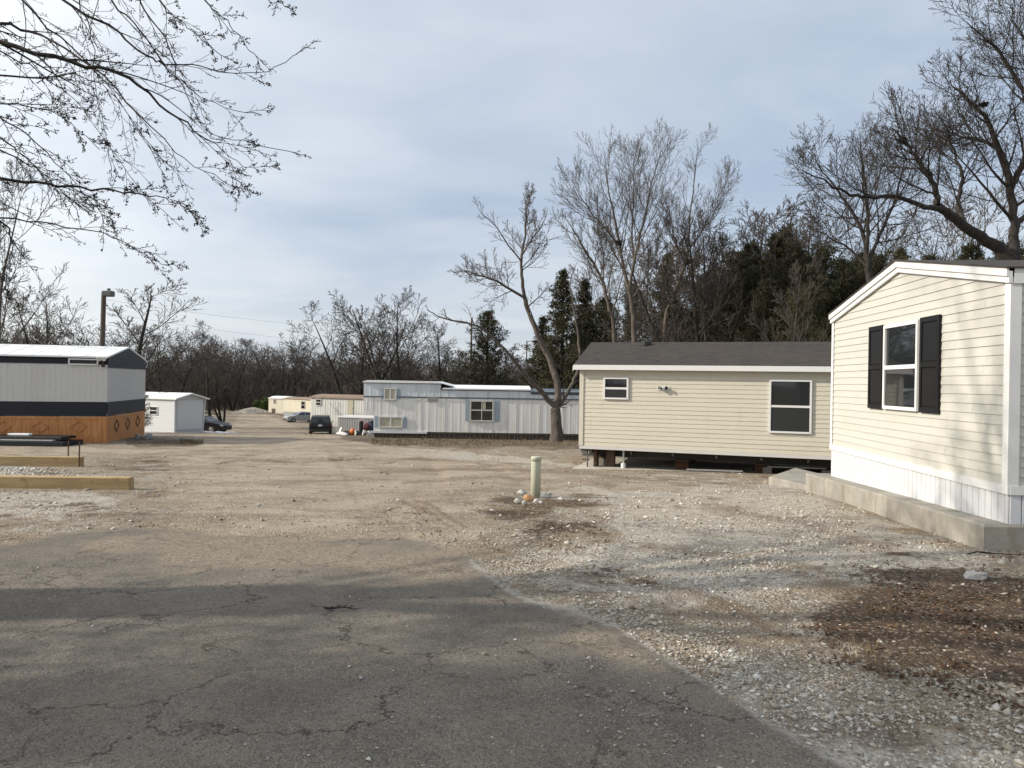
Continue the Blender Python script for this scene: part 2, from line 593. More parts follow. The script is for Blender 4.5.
# --- house pieces; local x along the front wall (left to right seen from outside), y inward, z up
def lap_siding(b, fx0, fx1, z0, z1, lap=.115, off=.014):
    """rows of lapped boards; fx0/fx1 give the run at height z"""
    z = z0
    while z < z1 - .01:
        t = min(z + lap, z1)
        a0, a1, c0, c1 = fx0(z), fx1(z), fx0(t), fx1(t)
        if a1 - a0 < .03:
            break
        if c1 < c0:
            c0 = c1 = (c0 + c1) / 2
        cuts = [0.] + sorted(q for q in ((rnd.uniform(.3, 3.6) + 3.7 * k) / max(a1 - a0, .1) for k in range(5)) if q < .97) + [1.]
        for k, (u0, u1) in enumerate(zip(cuts[:-1], cuts[1:])):
            e = .0018 * (k % 2) + rnd.uniform(0, .0012)
            p0, p1, q0, q1 = a0 + (a1 - a0) * u0, a0 + (a1 - a0) * u1, c0 + (c1 - c0) * u0, c0 + (c1 - c0) * u1
            w = rnd.uniform(-.0012, .0012)
            b.add([(p0, -off - e, z + w), (p1, -off - e, z - w), (q1, -.002 - e, t), (q0, -.002 - e, t), (p0, 0, z), (p1, 0, z)],
                  [(0, 1, 2, 3), (4, 5, 1, 0)])
        z = t


def window(parent, x0, x1, z0, z1, fr=.055, sash=True, framemat='white', panemat='glass', yo=-.016, rail=None, name='window', split=False, screen=False):
    b = MB()
    b.box(x0 - fr, x0, yo - .045, yo + .01, z0 - fr, z1 + fr).box(x1, x1 + fr, yo - .045, yo + .01, z0 - fr, z1 + fr)
    b.box(x0, x1, yo - .045, yo + .01, z1, z1 + fr).box(x0 - .0, x1 + .0, yo - .052, yo + .01, z0 - fr, z0)
    w = b.build(name, framemat, parent)
    if sash:
        zm = rail if rail is not None else (z0 + z1) / 2
        MB().box(x0, x1, yo - .036, yo + .008, zm - .03, zm + .03).build('sash_rail', framemat, w)
        MB().box(x0, x1, yo - .014, yo - .004, zm + .03, z1).build('pane', panemat, w)
        MB().box(x0, x1, yo - .024, yo - .01, z0, zm - .03).build('pane', 'screen' if screen else panemat, w)
    elif split:
        xm = (x0 + x1) / 2
        MB().box(xm - .03, xm + .03, yo - .036, yo + .008, z0, z1).build('sash_rail', framemat, w)
        MB().box(x0, xm - .03, yo - .014, yo - .004, z0, z1).build('pane', panemat, w)
        MB().box(xm + .03, x1, yo - .024, yo - .01, z0, z1).build('pane', panemat, w)
    else:
        MB().box(x0, x1, yo - .014, yo - .004, z0, z1).build('pane', panemat, w)
    return w


def ribs(b, x0, x1, z0, z1, pitch=.1, d=.012, y=0.):
    """vertical ribbed sheet"""
    x = x0
    while x < x1 - 1e-6:
        e = min(x + pitch, x1)
        p = e - x
        xs = [(x, 0), (x + p * .72, 0), (x + p * .8, -d), (x + p * .92, -d), (e, 0)]
        for (a, ya), (c, yc) in zip(xs[:-1], xs[1:]):
            b.add([(a, y + ya, z0), (c, y + yc, z0), (c, y + yc, z1), (a, y + ya, z1)], [(0, 1, 2, 3)])
        x = e


class Wall:
    """a straight front wall from image column pa (at depth ya) to pb (at depth yb)"""

    def __init__(self, pa, ya, pb, yb, ref=440):
        a, c = P(pa, ref, ya), P(pb, ref, yb)
        self.a, self.d = Vector((a.x, a.y)), Vector((c.x - a.x, c.y - a.y))
        self.L = self.d.length
        self.d /= self.L
        self.rz = math.atan2(self.d.y, self.d.x)

    def s(self, px, py=440):
        k = uv(px, py)[0] / FPX
        return (k * self.a.y - self.a.x) / (self.d.x - k * self.d.y)

    def z(self, px, py):
        s = self.s(px, py)
        Y = self.a.y + s * self.d.y
        return CAMZ - uv(px, py)[1] / FPX * Y

    def sz(self, px, py):
        return self.s(px, py), self.z(px, py)

    def world(self, s, y=0):
        return Vector((self.a.x + self.d.x * s - self.d.y * y, self.a.y + self.d.y * s + self.d.x * y))


def right_end(L, D):
    return Matrix(((0, -1, 0, L), (1, 0, 0, 0), (0, 0, 1, 0), (0, 0, 0, 1)))


def left_end(L, D):
    return Matrix(((0, 1, 0, 0), (-1, 0, 0, D), (0, 0, 1, 0), (0, 0, 0, 1)))


def back_side(L, D):
    return Matrix(((-1, 0, 0, L), (0, -1, 0, D), (0, 0, 1, 0), (0, 0, 0, 1)))


# =================================================================== GROUND
def poly_mask(px, py, poly, soft):
    """1 inside the outline, fading to 0 over `soft` image pixels outside/inside the edge"""
    poly = np.array(poly, float)
    inside = np.zeros(px.shape, bool)
    dist = np.full(px.shape, 1e9)
    n = len(poly)
    for i in range(n):
        (x0, y0), (x1, y1) = poly[i], poly[(i + 1) % n]
        if y0 != y1:
            c = ((y0 > py) != (y1 > py)) & (px < (x1 - x0) * (py - y0) / (y1 - y0) + x0)
            inside ^= c
        dx, dy = x1 - x0, y1 - y0
        t = np.clip(((px - x0) * dx + (py - y0) * dy) / (dx * dx + dy * dy + 1e-9), 0, 1)
        dist = np.minimum(dist, np.hypot(px - x0 - t * dx, py - y0 - t * dy))
    sd = np.where(inside, dist, -dist)
    return np.clip(.5 + sd / (2 * soft), 0, 1)


ASPH = [(-2500, 552), (-400, 548), (0, 545), (60, 534), (130, 528), (200, 532), (300, 540), (400, 538), (470, 552), (505, 590), (560, 608), (612, 625), (660, 655), (715, 688), (770, 722), (830, 752), (862, 780), (1050, 900), (2200, 1400), (-2500, 1400)]
EDGE = [(470, 560), (520, 598), (612, 624), (660, 655), (715, 688), (770, 722), (862, 775), (1050, 900)]
def TRK(*pts, w=3, soft=4):
    return ([(a, b - w) for a, b in pts] + [(a, b + w) for a, b in pts[::-1]], soft)


MASKS = {
    'asphalt': [(ASPH, 9)],
    'white': [([(560, 478), (700, 480), (800, 486), (860, 515), (960, 548), (1030, 560), (860, 570), (760, 590), (700, 610), (640, 610), (540, 585), (560, 560), (620, 535), (600, 505), (540, 490)], 26),
              ([(690, 640), (760, 660), (840, 700), (930, 730), (1100, 760), (1100, 900), (900, 800), (800, 735), (720, 680)], 22),
              ([(380, 447), (470, 452), (575, 462), (575, 470), (470, 462), (380, 455)], 4),
              ([(-300, 496), (0, 494), (90, 490), (120, 505), (60, 522), (-300, 530)], 8)],
    'tan': [([(170, 446), (330, 440), (400, 450), (480, 470), (500, 520), (470, 545), (330, 552), (180, 540), (170, 500)], 22),
            ([(420, 458), (560, 472), (700, 482), (680, 492), (560, 488), (420, 478)], 6),
            ([(-300, 440), (150, 446), (230, 428), (240, 413), (262, 413), (310, 432), (370, 440), (370, 447), (150, 456), (-300, 452)], 3)],
    'grey': [([(-300, 462), (0, 462), (30, 466), (44, 475), (0, 480), (-300, 482)], 3)],
    'soil': [([(800, 632), (850, 580), (905, 558), (960, 556), (1100, 575), (1300, 640), (1250, 715), (1000, 700), (900, 672)], 30, 1.12),
             ([(470, 498), (520, 488), (610, 496), (612, 504), (560, 512), (604, 522), (606, 550), (560, 552), (520, 532), (478, 520)], 14, .72),
             ([(-200, 514), (20, 505), (120, 502), (180, 512), (80, 526), (0, 545), (-200, 545)], 9, .62),
             ([(90, 458), (230, 456), (330, 452), (420, 458), (400, 470), (300, 466), (200, 474), (110, 478)], 7, .55),
             ([(560, 560), (620, 548), (700, 556), (740, 585), (660, 600), (590, 590)], 16, .5),
             ([(330, 505), (430, 500), (470, 512), (450, 535), (370, 530)], 12, .5),
             ([(80, 452), (160, 456), (140, 470), (100, 472)], 5, .6),
             ([(150, 440), (200, 441), (195, 447), (150, 447)], 2)],
    'verge': [([(352, 431), (580, 434), (640, 441), (600, 449), (560, 449), (520, 447), (470, 449), (430, 446), (400, 447), (372, 444), (340, 438)], 4),
              ([(262, 411), (310, 424), (345, 436), (360, 434), (330, 420), (285, 410)], 2),
              ([(120, 436), (196, 440), (200, 446), (130, 447)], 2),
              ([(-60, 534), (0, 532), (40, 536), (0, 546)], 8, .5)],
    'film': [([(90, 536), (200, 532), (330, 540), (470, 545), (520, 600), (430, 585), (330, 572), (200, 570), (100, 560)], 22), ([(560, 610), (660, 660), (720, 700), (640, 690), (560, 650)], 25)],
    'cracks': [([(-300, 575), (0, 575), (60, 560), (110, 545), (110, 575), (50, 590), (-300, 600)], 14)],
    'dust': [([(a, b - 4) for a, b in EDGE] + [(a + 1, b + 5) for a, b in EDGE[::-1]], 6),
             ([(590, 660), (660, 690), (740, 750), (640, 735), (580, 700)], 50, .55)],
    'track': [TRK((380, 472), (470, 468), (590, 474), (700, 486), w=2.2, soft=3), TRK((400, 482), (500, 477), (620, 486), w=1.6, soft=3), TRK((300, 462), (420, 459), (560, 466), w=1.2, soft=2), TRK((400, 500), (432, 512), (452, 528), w=3, soft=3), TRK((412, 498), (446, 512), (466, 528), w=3, soft=3), TRK((178, 462), (190, 500), (160, 540), w=3, soft=8), TRK((330, 452), (352, 490), (372, 540), w=4, soft=9), TRK((215, 455), (225, 495), (210, 540), w=3, soft=9), TRK((640, 545), (760, 560), (880, 600), (960, 640), w=5, soft=10), TRK((620, 575), (720, 600), (820, 650), w=5, soft=9), TRK((700, 505), (800, 520), (900, 552), w=4, soft=7)],
}


def masks_at(x, y, z):
    """surface patches evaluated for world points; behind the camera plain gravel"""
    ok = y > 1.2
    yy = np.where(ok, y, 1.2)
    u, v = x / yy * FPX, (CAMZ - z) / yy * FPX
    c, s = math.cos(ROLL), math.sin(ROLL)
    px, py = 512 + u * c - v * s, HY + u * s + v * c
    out = {}
    w = (fbm(x * 1.3, y * 1.3, 5, 5) - .5) * 95 * np.clip((py - 430) / 150, .05, 1)
    w2 = (fbm(x * 1.3 + 40, y * 1.3, 15, 5) - .5) * 48 * np.clip((py - 430) / 150, .05, 1)
    for k, lst in MASKS.items():
        m = np.zeros_like(px)
        amp = .16 if k in ('asphalt', 'dust') else .3 if k == 'track' else 1.
        for poly, soft, *wt in lst:
            m = np.maximum(m, (wt[0] if wt else 1.) * poly_mask(px + w * amp, py + w2 * amp, poly, soft))
        out[k] = np.where(ok, m, 1. if k == 'asphalt' else 0.)
    return out


def bumps(x, y):
    r = np.hypot(x, y)
    k = np.clip(1 - r / 30, .0, 1)
    h = (fbm(x * .5, y * .5, 31, 4) - .5) * .10 * k
    h += (fbm(x * 3, y * 3, 51, 3) - .5) * .022 * np.clip(1.4 - r / 8, 0, 1)
    # tyre ruts beyond the pavement
    h -= .03 * np.exp(-((x + 1.2 + .05 * y + .4 * np.sin(y * .3)) / .22) ** 2) * np.clip((y - 8) / 3, 0, 1) * np.clip((30 - y) / 8, 0, 1)
    h -= .03 * np.exp(-((x - .6 + .05 * y + .4 * np.sin(y * .3)) / .22) ** 2) * np.clip((y - 8) / 3, 0, 1) * np.clip((30 - y) / 8, 0, 1)
    return h


def build_ground():
    rr = [0.0, .35]
    while rr[-1] < 6000:
        r = rr[-1]
        rr.append(r + min(max(.02, r * r / 1190 * 1.5), max(.05, r * .05)))
    rr = np.array(rr[1:])
    th = np.concatenate([np.linspace(-50, 50, 420), np.linspace(50, 310, 61)[1:-1]])
    th = np.radians(90 - th)
    nr, nt_ = len(rr), len(th)
    X = np.outer(rr, np.cos(th)); Y = np.outer(rr, np.sin(th))
    X = np.concatenate([[0], X.ravel()]); Y = np.concatenate([[0], Y.ravel()])
    Z = ground(X, Y)
    mk = masks_at(X, Y, Z)
    am = mk['asphalt']
    Z = Z + bumps(X, Y) * (1 - .6 * am) + mk['soil'] * .02 * fbm(X * 6, Y * 6, 77, 2)
    # the gravel heap where the road ends
    V = np.stack([X, Y, Z], 1)
    i, j = np.meshgrid(np.arange(nr - 1), np.arange(nt_), indexing='ij')
    jn = (j + 1) % nt_
    a, b, c, d = 1 + i * nt_ + j, 1 + i * nt_ + jn, 1 + (i + 1) * nt_ + jn, 1 + (i + 1) * nt_ + j
    F = np.stack([a, d, c, b], -1).reshape(-1, 4)
    fc = V[F].mean(1)
    fa = am[F].mean(1) > .5
    fm = masks_at(fc[:, 0], fc[:, 1], fc[:, 2])
    drv = (~fa) & ((fm['white'] + fm['tan'] + fm['soil'] * .4) > .35)
    tri = np.stack([np.zeros(nt_, int), 1 + np.arange(nt_), 1 + (np.arange(nt_) + 1) % nt_], 1)[:, [0, 2, 1]]
    for name, sel in (('asphalt_road', fa), ('gravel_drive', drv), ('ground', ~(fa | drv))):
        f = F[sel]
        used, inv = np.unique(f, return_inverse=True)
        me = np_mesh(name, V[used], inv.reshape(-1, 4))
        for k, arr in mk.items():
            at = me.attributes.new(k, 'FLOAT', 'POINT')
            at.data.foreach_set('value', np.ascontiguousarray(arr[used], np.float32))
        o = link(name, me, 'ground', None, True)
        tag(o, kind='structure')
    return mk


build_ground()

ICO_V = None


def chip_proto():
    v = np.array([(1, 0, 0), (0, 1, 0), (-1, 0, 0), (0, -1, 0), (0, 0, 1), (0, 0, -1)], float)
    f = np.array([(0, 1, 4), (1, 2, 4), (2, 3, 4), (3, 0, 4), (1, 0, 5), (2, 1, 5), (3, 2, 5), (0, 3, 5)])
    return v, f


def stone_proto():
    t = (1 + 5 ** .5) / 2
    v = np.array([(-1, t, 0), (1, t, 0), (-1, -t, 0), (1, -t, 0), (0, -1, t), (0, 1, t), (0, -1, -t), (0, 1, -t), (t, 0, -1), (t, 0, 1), (-t, 0, -1), (-t, 0, 1)], float)
    v /= np.linalg.norm(v[0])
    f = np.array([(0, 11, 5), (0, 5, 1), (0, 1, 7), (0, 7, 10), (0, 10, 11), (1, 5, 9), (5, 11, 4), (11, 10, 2), (10, 7, 6), (7, 1, 8), (3, 9, 4), (3, 4, 2), (3, 2, 6), (3, 6, 8), (3, 8, 9), (4, 9, 5), (2, 4, 11), (6, 2, 10), (8, 6, 7), (9, 8, 1)])
    return v, f


def scatter_stones(name, x, y, size, tone, mat='stones', flat=.6):
    v, f = chip_proto()
    k = len(v)
    n = len(x)
    z = ground(x, y) + bumps(x, y)
    jit = 1 + nrng.uniform(-.45, .35, (n, k, 3))
    a = nrng.uniform(0, 2 * np.pi, n)
    sx, sy, sz = size * nrng.uniform(.8, 1.5, n), size * nrng.uniform(.6, 1.1, n), size * nrng.uniform(.35, .9, n) * flat / .6
    vv = v[None] * jit
    vv = vv + nrng.normal(0, .22, (n, k, 3))
    w = vv * np.stack([sx, sy, sz], -1)[:, None]
    ca, sa = np.cos(a)[:, None], np.sin(a)[:, None]
    wx, wy = w[..., 0] * ca - w[..., 1] * sa, w[..., 0] * sa + w[..., 1] * ca
    V = np.stack([wx + x[:, None], wy + y[:, None], w[..., 2] + (z + sz * .35)[:, None]], -1).reshape(-1, 3)
    F = (f[None] + (np.arange(n) * k)[:, None, None]).reshape(-1, 3)
    me = np_mesh(name, V, F)
    at = me.attributes.new('tone', 'FLOAT', 'POINT')
    at.data.foreach_set('value', np.repeat(tone, k).astype(np.float32))
    return link(name, me, mat)


def sample_view(n, y0, y1, x0=-700, x1=1700, power=1.0):
    """random ground points, denser towards the camera"""
    t = nrng.random(n)
    y = 1 / (1 / y0 + (1 / y1 - 1 / y0) * t ** power)
    x = (nrng.uniform(x0, x1, n) - 512) / FPX * y
    return x, y


def build_gravel():
    x, y = sample_view(430000, 2.2, 24, -250, 1300, .95)
    z = ground(x, y)
    mk = masks_at(x, y, z)
    cl = fbm(x * 1.6, y * 1.6, 91, 4)
    p = .10 + .55 * np.clip((cl - .42) * 5, 0, 1)
    p = np.maximum(p, mk['white'] * (.12 + .88 * np.clip((cl - .40) * 6, 0, 1)))
    p = np.maximum(p, mk['dust'] * .3 * (cl > .45))
    p = np.where(mk['asphalt'] > .5, np.maximum(.012, mk['dust'] * .22), p)
    p *= 1 - .7 * mk['tan']
    p *= 1 - .8 * mk['soil'] * (fbm(x * 3.5, y * 3.5, 66, 3) < .55)
    k = nrng.random(len(x)) < p * .8
    x, y, mk = x[k], y[k], {a: b[k] for a, b in mk.items()}
    size = np.clip(nrng.lognormal(math.log(.0068), .5, len(x)), .003, .032) * np.clip(.75 + y / 16, .9, 1.9)
    size = np.where(mk['asphalt'] > .6, size * .6, size)
    tone = np.clip(nrng.beta(2.2, 2.4, len(x)) + mk['white'] * .08, 0, 1)
    tag(scatter_stones('loose_gravel', x, y, size, tone), kind='stuff')
    # crushed stone heaped between the timbers
    x = nrng.uniform(-15, -9, 5000); y = nrng.uniform(14.4, 17.4, 5000)
    k = x < -9.3 - (y - 14.4) * .85 + nrng.normal(0, .35, 5000)
    x, y = x[k], y[k]
    tag(scatter_stones('crushed_stone', x, y, nrng.uniform(.02, .05, len(x)), nrng.uniform(.35, .8, len(x))), kind='stuff')


build_gravel()


def scatter_leaves():
    x, y = sample_view(110000, 3.0, 16, 380, 1250, .9)
    mk = masks_at(x, y, ground(x, y))
    k = nrng.random(len(x)) < np.clip(mk['soil'] * .26 + mk['verge'] * .2, 0, 1) * np.clip((fbm(x * 2.4, y * 2.4, 3, 4) - .45) * 8, .03, 1)
    x, y = x[k], y[k]
    n = len(x)
    z = ground(x, y) + bumps(x, y) + .012
    a = nrng.uniform(0, 6.28, n); s = nrng.uniform(.008, .024, n)
    t = nrng.uniform(-.7, .7, (n, 2))
    c = np.stack([np.cos(a), np.sin(a), t[:, 0]], 1) * s[:, None]
    d = np.stack([-np.sin(a), np.cos(a), t[:, 1]], 1) * s[:, None] * .55
    p = np.stack([x, y, z], 1)
    V = np.stack([p - c, p - d + [0, 0, .004], p + c, p + d + [0, 0, .006]], 1).reshape(-1, 3)
    F = np.arange(4 * n).reshape(-1, 4)
    tag(link('leaf_litter', np_mesh('leaf_litter', V, F), 'deadleaf'), kind='stuff')
    # thin winter grass on the verges
    pts = []
    for (x0, y0, x1, y1, n) in ((870, 612, 900, 625, 40), (845, 640, 960, 690, 30), (180, 440, 203, 445, 160), (372, 438, 640, 446, 900), (300, 426, 350, 436, 200)):
        for _ in range(n):
            q = PG(rnd.uniform(x0, x1), rnd.uniform(y0, y1)) if n < 450 else PG(rnd.uniform(x0, x1), rnd.uniform(y0, y1))
            pts.append(q)
    vs, fs = [], []
    for q in pts:
        for _ in range(3):
            h = rnd.uniform(.03, .10) if q.y < 14 else rnd.uniform(.04, .13)
            w = .004 if q.y < 14 else .012
            a = rnd.uniform(0, 6.28)
            o = Vector((rnd.gauss(0, .03), rnd.gauss(0, .03), 0))
            b = q + o
            l = Vector((math.cos(a), math.sin(a), 0))
            i = len(vs)
            vs += [b - l * w, b + l * w, b + Vector((rnd.gauss(0, .03), rnd.gauss(0, .03), h))]
            fs.append((i, i + 1, i + 2))
    tag(link('dry_grass', np_mesh('dry_grass', np.array(vs), np.array(fs)), 'grass'), kind='stuff')


scatter_leaves()

# =================================================================== RIGHT HOUSE (cream, white skirting)
W1 = Wall(832, 13.6, 1010, 8.1)
L1, D1 = W1.L, 15.0
zsk = .555                      # top of the skirting
ze, zp = 2.93, 3.47             # eave, peak
gz = G(6, 13.6) - .2
h = thing('manufactured_home', 'cream lap sided home with white skirting and black shutters, gable end towards the yard', 'house', (W1.a.x, W1.a.y, 0), W1.rz)
b = MB()
slope = (zp - ze) / (L1 / 2)
lap_siding(b, lambda z: max(0, (z - ze) / slope), lambda z: min(L1, L1 - (z - ze) / slope), zsk, zp - .02)
b.add([(0, 0, zsk), (L1, 0, zsk), (L1, 0, ze), (L1 / 2, 0, zp), (0, 0, ze)], [(0, 1, 2, 3, 4)])
b.build('gable_wall', 'vinyl', h)
b = MB(); b.T = right_end(L1, D1)
lap_siding(b, lambda z: 0, lambda z: D1, zsk, ze)
b.T = left_end(L1, D1); lap_siding(b, lambda z: 0, lambda z: D1, zsk, ze)
b.T = back_side(L1, D1); lap_siding(b, lambda z: max(0, (z - ze) / slope), lambda z: min(L1, L1 - (z - ze) / slope), zsk, zp - .02)
b.build('side_wall', 'vinyl', h)
for x in (0, L1):
    s = 1 if x else -1
    b = MB()
    b.box(x - .09 if x else -.02, x + .02 if x else .07, -.03, -.016, zsk + .002, ze - .08 if x else ze - .05)
    b.box(x + (.004 if x else -.02), x + (.02 if x else -.004), -.016, .09, zsk + .002, ze - .02)
    b.build('corner_trim', 'white', h)
# skirting with vertical grooves
b = MB()
z0s = -.35
def skirt(b, Ls):
    x = 0
    while x < Ls - .01:
        e = min(x + .13, Ls)
        b.add([(x + .006, -.0, z0s), (x + .014, -.012, z0s), (e - .006, -.012, z0s), (e, 0, z0s), (x + .006, 0, zsk - .08), (x + .014, -.012, zsk - .08), (e - .006, -.012, zsk - .08), (e, 0, zsk - .08)],
              [(0, 1, 5, 4), (1, 2, 6, 5), (2, 3, 7, 6)])
        x = e
skirt(b, L1)
b.T = right_end(L1, D1); skirt(b, D1)
b.T = left_end(L1, D1); skirt(b, D1)
b.build('skirting', 'white_vinyl', h)
b = MB().box(-.03, L1 + .03, -.034, -.002, zsk - .085, zsk + .012)
b.box(L1 + .002, L1 + .034, -.002, D1, zsk - .085, zsk + .012)
b.box(-.034, -.002, -.002, D1, zsk - .085, zsk + .012)
b.build('skirting_trim', 'white', h)
# rake boards and roof
ov = .035
pk = zp + .06
def sl(x): return pk - abs(x - L1 / 2) * slope
b = MB()
for dz0, dz1, y0, y1 in ((-.135, -.0, -.06, -.02), (-.06, .03, -.085, -.0601)):
    b.prism([(-ov, sl(-ov) + dz0), (L1 / 2, pk + dz0), (L1 / 2, pk + dz1), (-ov, sl(-ov) + dz1)], 'y', y0, y1)
    b.prism([(L1 / 2, pk + dz0), (L1 + ov, sl(L1 + ov) + dz0), (L1 + ov, sl(L1 + ov) + dz1), (L1 / 2, pk + dz1)], 'y', y0, y1)
b.build('rake_trim', 'white', h)
b = MB()
t0, t1 = .031, .05
b.prism([(-ov - .02, sl(-ov - .02) + t0), (L1 / 2, pk + t0), (L1 / 2, pk + t1), (-ov - .02, sl(-ov - .02) + t1)], 'y', -.10, D1 + .1)
b.prism([(L1 / 2, pk + t0), (L1 + ov + .02, sl(L1 + ov + .02) + t0), (L1 + ov + .02, sl(L1 + ov + .02) + t1), (L1 / 2, pk + t1)], 'y', -.10, D1 + .1)
b.build('roof', 'shingles', h)
b = MB()
b.box(L1 + .03, L1 + ov, -.0, D1, sl(L1 + ov) - .14, sl(L1 + ov) + .03).box(-ov, -.03, 0, D1, sl(-ov) - .14, sl(-ov) + .03)
b.build('fascia', 'white', h)
wx0, wx1 = W1.s(885.5), W1.s(920)
wz0, wz1 = W1.z(903, 410), W1.z(903, 323)
window(h, wx0 + .05, wx1 - .05, wz0 + .05, wz1 - .05, .05, rail=W1.z(903, 367))
for xa, xb in ((W1.s(870), W1.s(883.5)), (W1.s(921.5), W1.s(941))):
    b = MB()
    za, zb = wz0 - .01, wz1 + .02
    fr = .055
    yo = -.018
    b.box(xa, xb, yo - .012, yo, za, zb)
    b.box(xa, xa + fr, yo - .032, yo - .012, za, zb).box(xb - fr, xb, yo - .032, yo - .012, za, zb)
    zm = (za + zb) / 2
    for q, r in ((za, za + fr * 1.3), (zm - fr * .6, zm + fr * .6), (zb - fr * 1.3, zb)):
        b.box(xa + fr, xb - fr, yo - .032, yo - .012, q, r)
    for q, r in ((za + fr * 1.3, zm - fr * .6), (zm + fr * .6, zb - fr * 1.3)):
        b.prism([(xa + fr + .02, q + .02), (xb - fr - .02, q + .02), (xb - fr - .02, r - .02), (xa + fr + .02, r - .02)], 'y', yo - .024, yo - .012)
    b.build('shutter', 'shutter', h)
# slab under it
def slab(name, label, pts, z0, mat, cat='slab', edge=.03):
    """pts: [(x,y,ztop)] outline, counter clockwise from above"""
    n = len(pts)
    c = Vector((sum(p[0] for p in pts) / n, sum(p[1] for p in pts) / n, z0))
    vs, fs = [], []
    # rows of slightly broken edge points
    ring = []
    for i in range(n):
        p, q = Vector(pts[i]), Vector(pts[(i + 1) % n])
        k = max(2, int((q - p).length / .25))
        for j in range(k):
            ring.append(p.lerp(q, j / k))
    m = len(ring)
    top_in, top_out, bot = [], [], []
    for r in ring:
        d = Vector((c.x - r.x, c.y - r.y, 0)).normalized()
        w = rnd.uniform(.4, 1.6)
        top_in.append(r + d * edge * w - c)
        top_out.append(r - Vector((0, 0, edge * w * .7)) + d * rnd.uniform(-.006, .012) - c)
        bot.append(Vector((r.x, r.y, z0)) + d * rnd.uniform(-.01, .015) - c)
    vs = top_in + top_out + bot
    fs = [tuple(range(m))]
    for i in range(m):
        j = (i + 1) % m
        fs += [(m + i, m + j, j, i), (2 * m + i, 2 * m + j, m + j, m + i)]
    me = bpy.data.meshes.new(name)
    me.from_pydata([tuple(v) for v in vs], [], fs); me.update()
    o = link(name, me, mat)
    o.location = c
    return tag(o, label, cat)


def surf(px, py, Y):
    p = P(px, py, Y)
    return (p.x, p.y, p.z)
sA, sB = surf(806, 473, 14.1), surf(984, 524.5, 8.02)
slab('concrete_slab', 'long raised grey concrete slab with stained edge under the cream home', [sB, (11, sB[1] - .55, sB[2]), (12, sA[1] + .3, sA[2]), (sA[0], sA[1], sA[2])][::1], -.62, 'concrete')
c0, c1, c2, c3 = surf(769, 474, 15.6), surf(834, 483, 13.7), surf(842, 474, 15.6), surf(795, 471, 17.4)
slab('concrete_step', 'low pale concrete landing beyond the end of the raised slab', [(c0[0], c0[1], c0[2] - .06), (c1[0], c1[1], c0[2] - .07), (c2[0], c2[1], c0[2] - .07), (c3[0], c3[1], c0[2] - .06)], -.85, 'concrete')

# =================================================================== MIDDLE HOUSE (tan, grey shingles, on piers)
W2 = Wall(580, 21.5, 831, 19.3)
L2, D2 = 15.0, 4.3
zb2, ze2, zp2 = W2.z(581, 445.5), W2.z(581, 368), W2.z(581, 368) + .72
g2 = G(3, 21)
h = thing('manufactured_home', 'tan lap sided home with grey shingle roof raised on open piers', 'house', (W2.a.x, W2.a.y, 0), W2.rz)
b = MB()
lap_siding(b, lambda z: 0, lambda z: L2, zb2, ze2 + .1, .125)
b.T = back_side(L2, D2); lap_siding(b, lambda z: 0, lambda z: L2, zb2, ze2 + .1, .125)
sl2 = (zp2 - ze2) / (D2 / 2)
for T in (left_end(L2, D2), right_end(L2, D2)):
    b.T = T
    lap_siding(b, lambda z: max(0, (z - ze2 - .1) / sl2), lambda z: min(D2, D2 - (z - ze2 - .1) / sl2), zb2, zp2, .125)
b.build('wall', 'vinyl_old', h)
b = MB()
b.box(-.02, .09, -.034, -.017, zb2 + .002, ze2).box(-.034, -.017, -.034, .09, zb2 + .002, ze2)
b.build('corner_trim', 'vinyl_old', h)
b = MB().box(-.01, L2, -.022, -.003, zb2 - .09, zb2 - .003).box(-.022, -.003, -.003, D2, zb2 - .09, zb2 - .003)
b.build('bottom_trim', 'grey_wall', h)
b = MB()
oe = .22
def r2(y): return zp2 + .12 - abs(y - D2 / 2) * sl2
for ya, yb in ((-oe, D2 / 2), (D2 / 2, D2 + oe)):
    b.prism([(ya, r2(ya)), (yb, r2(yb)), (yb, r2(yb) + .05), (ya, r2(ya) + .05)], 'x', -.18, L2 + .2)
rf = b.build('roof', 'shingles', h)
sv = W2.s(635)
MB().lathe([(.16, 0), (.16, .12), (.10, .16)], (sv, D2 / 2 - .3, r2(D2 / 2 - .3) + .02), 12).build('roof_vent', 'black', rf)
b = MB().box(-.18, L2 + .2, -oe - .025, -oe - .002, r2(-oe) - .10, r2(-oe) + .045)
b.box(-.17, L2 + .2, -oe - .002, -.016, r2(-oe) - .10, r2(-oe) - .08)
for ya, yb in ((-oe - .02, D2 / 2), (D2 / 2, D2 + oe)):
    b.prism([(ya, r2(ya) - .13), (yb, r2(yb) - .13), (yb, r2(yb) - .003), (ya, r2(ya) - .003)], 'x', -.20, -.181)
b.build('fascia', 'white', h)
x0, z0 = W2.sz(603.5, 399); x1, z1 = W2.sz(628.8, 377.5)
window(h, x0 + .05, x1 - .05, z0 + .05, z1 - .05, .05, screen=True)
x0, z0 = W2.sz(768.5, 432.5); x1, z1 = W2.sz(812, 380)
window(h, x0 + .05, x1 - .05, z0 + .05, z1 - .05, .05, screen=True)
x, z = W2.sz(663.5, 388.6)
b = MB().box(x - .17, x + .17, -.03, -.014, z - .055, z + .06).build('porch_light', 'white', h)
MB().cyl((x - .06, -.03, z), (x - .10, -.14, z + .02), .035, .05, 10).cyl((x + .06, -.03, z), (x + .10, -.14, z + .02), .035, .05, 10).build('lamp_head', 'black', b)
b = MB()
for y in (.9, D2 - .9):
    b.box(.1, L2, y - .06, y + .06, zb2 - .36, zb2 - .02)
x = .3
while x < L2:
    b.box(x, x + .05, .02, D2 - .02, zb2 - .2, zb2 - .04); x += 1.2
b.build('chassis', 'steel', h)
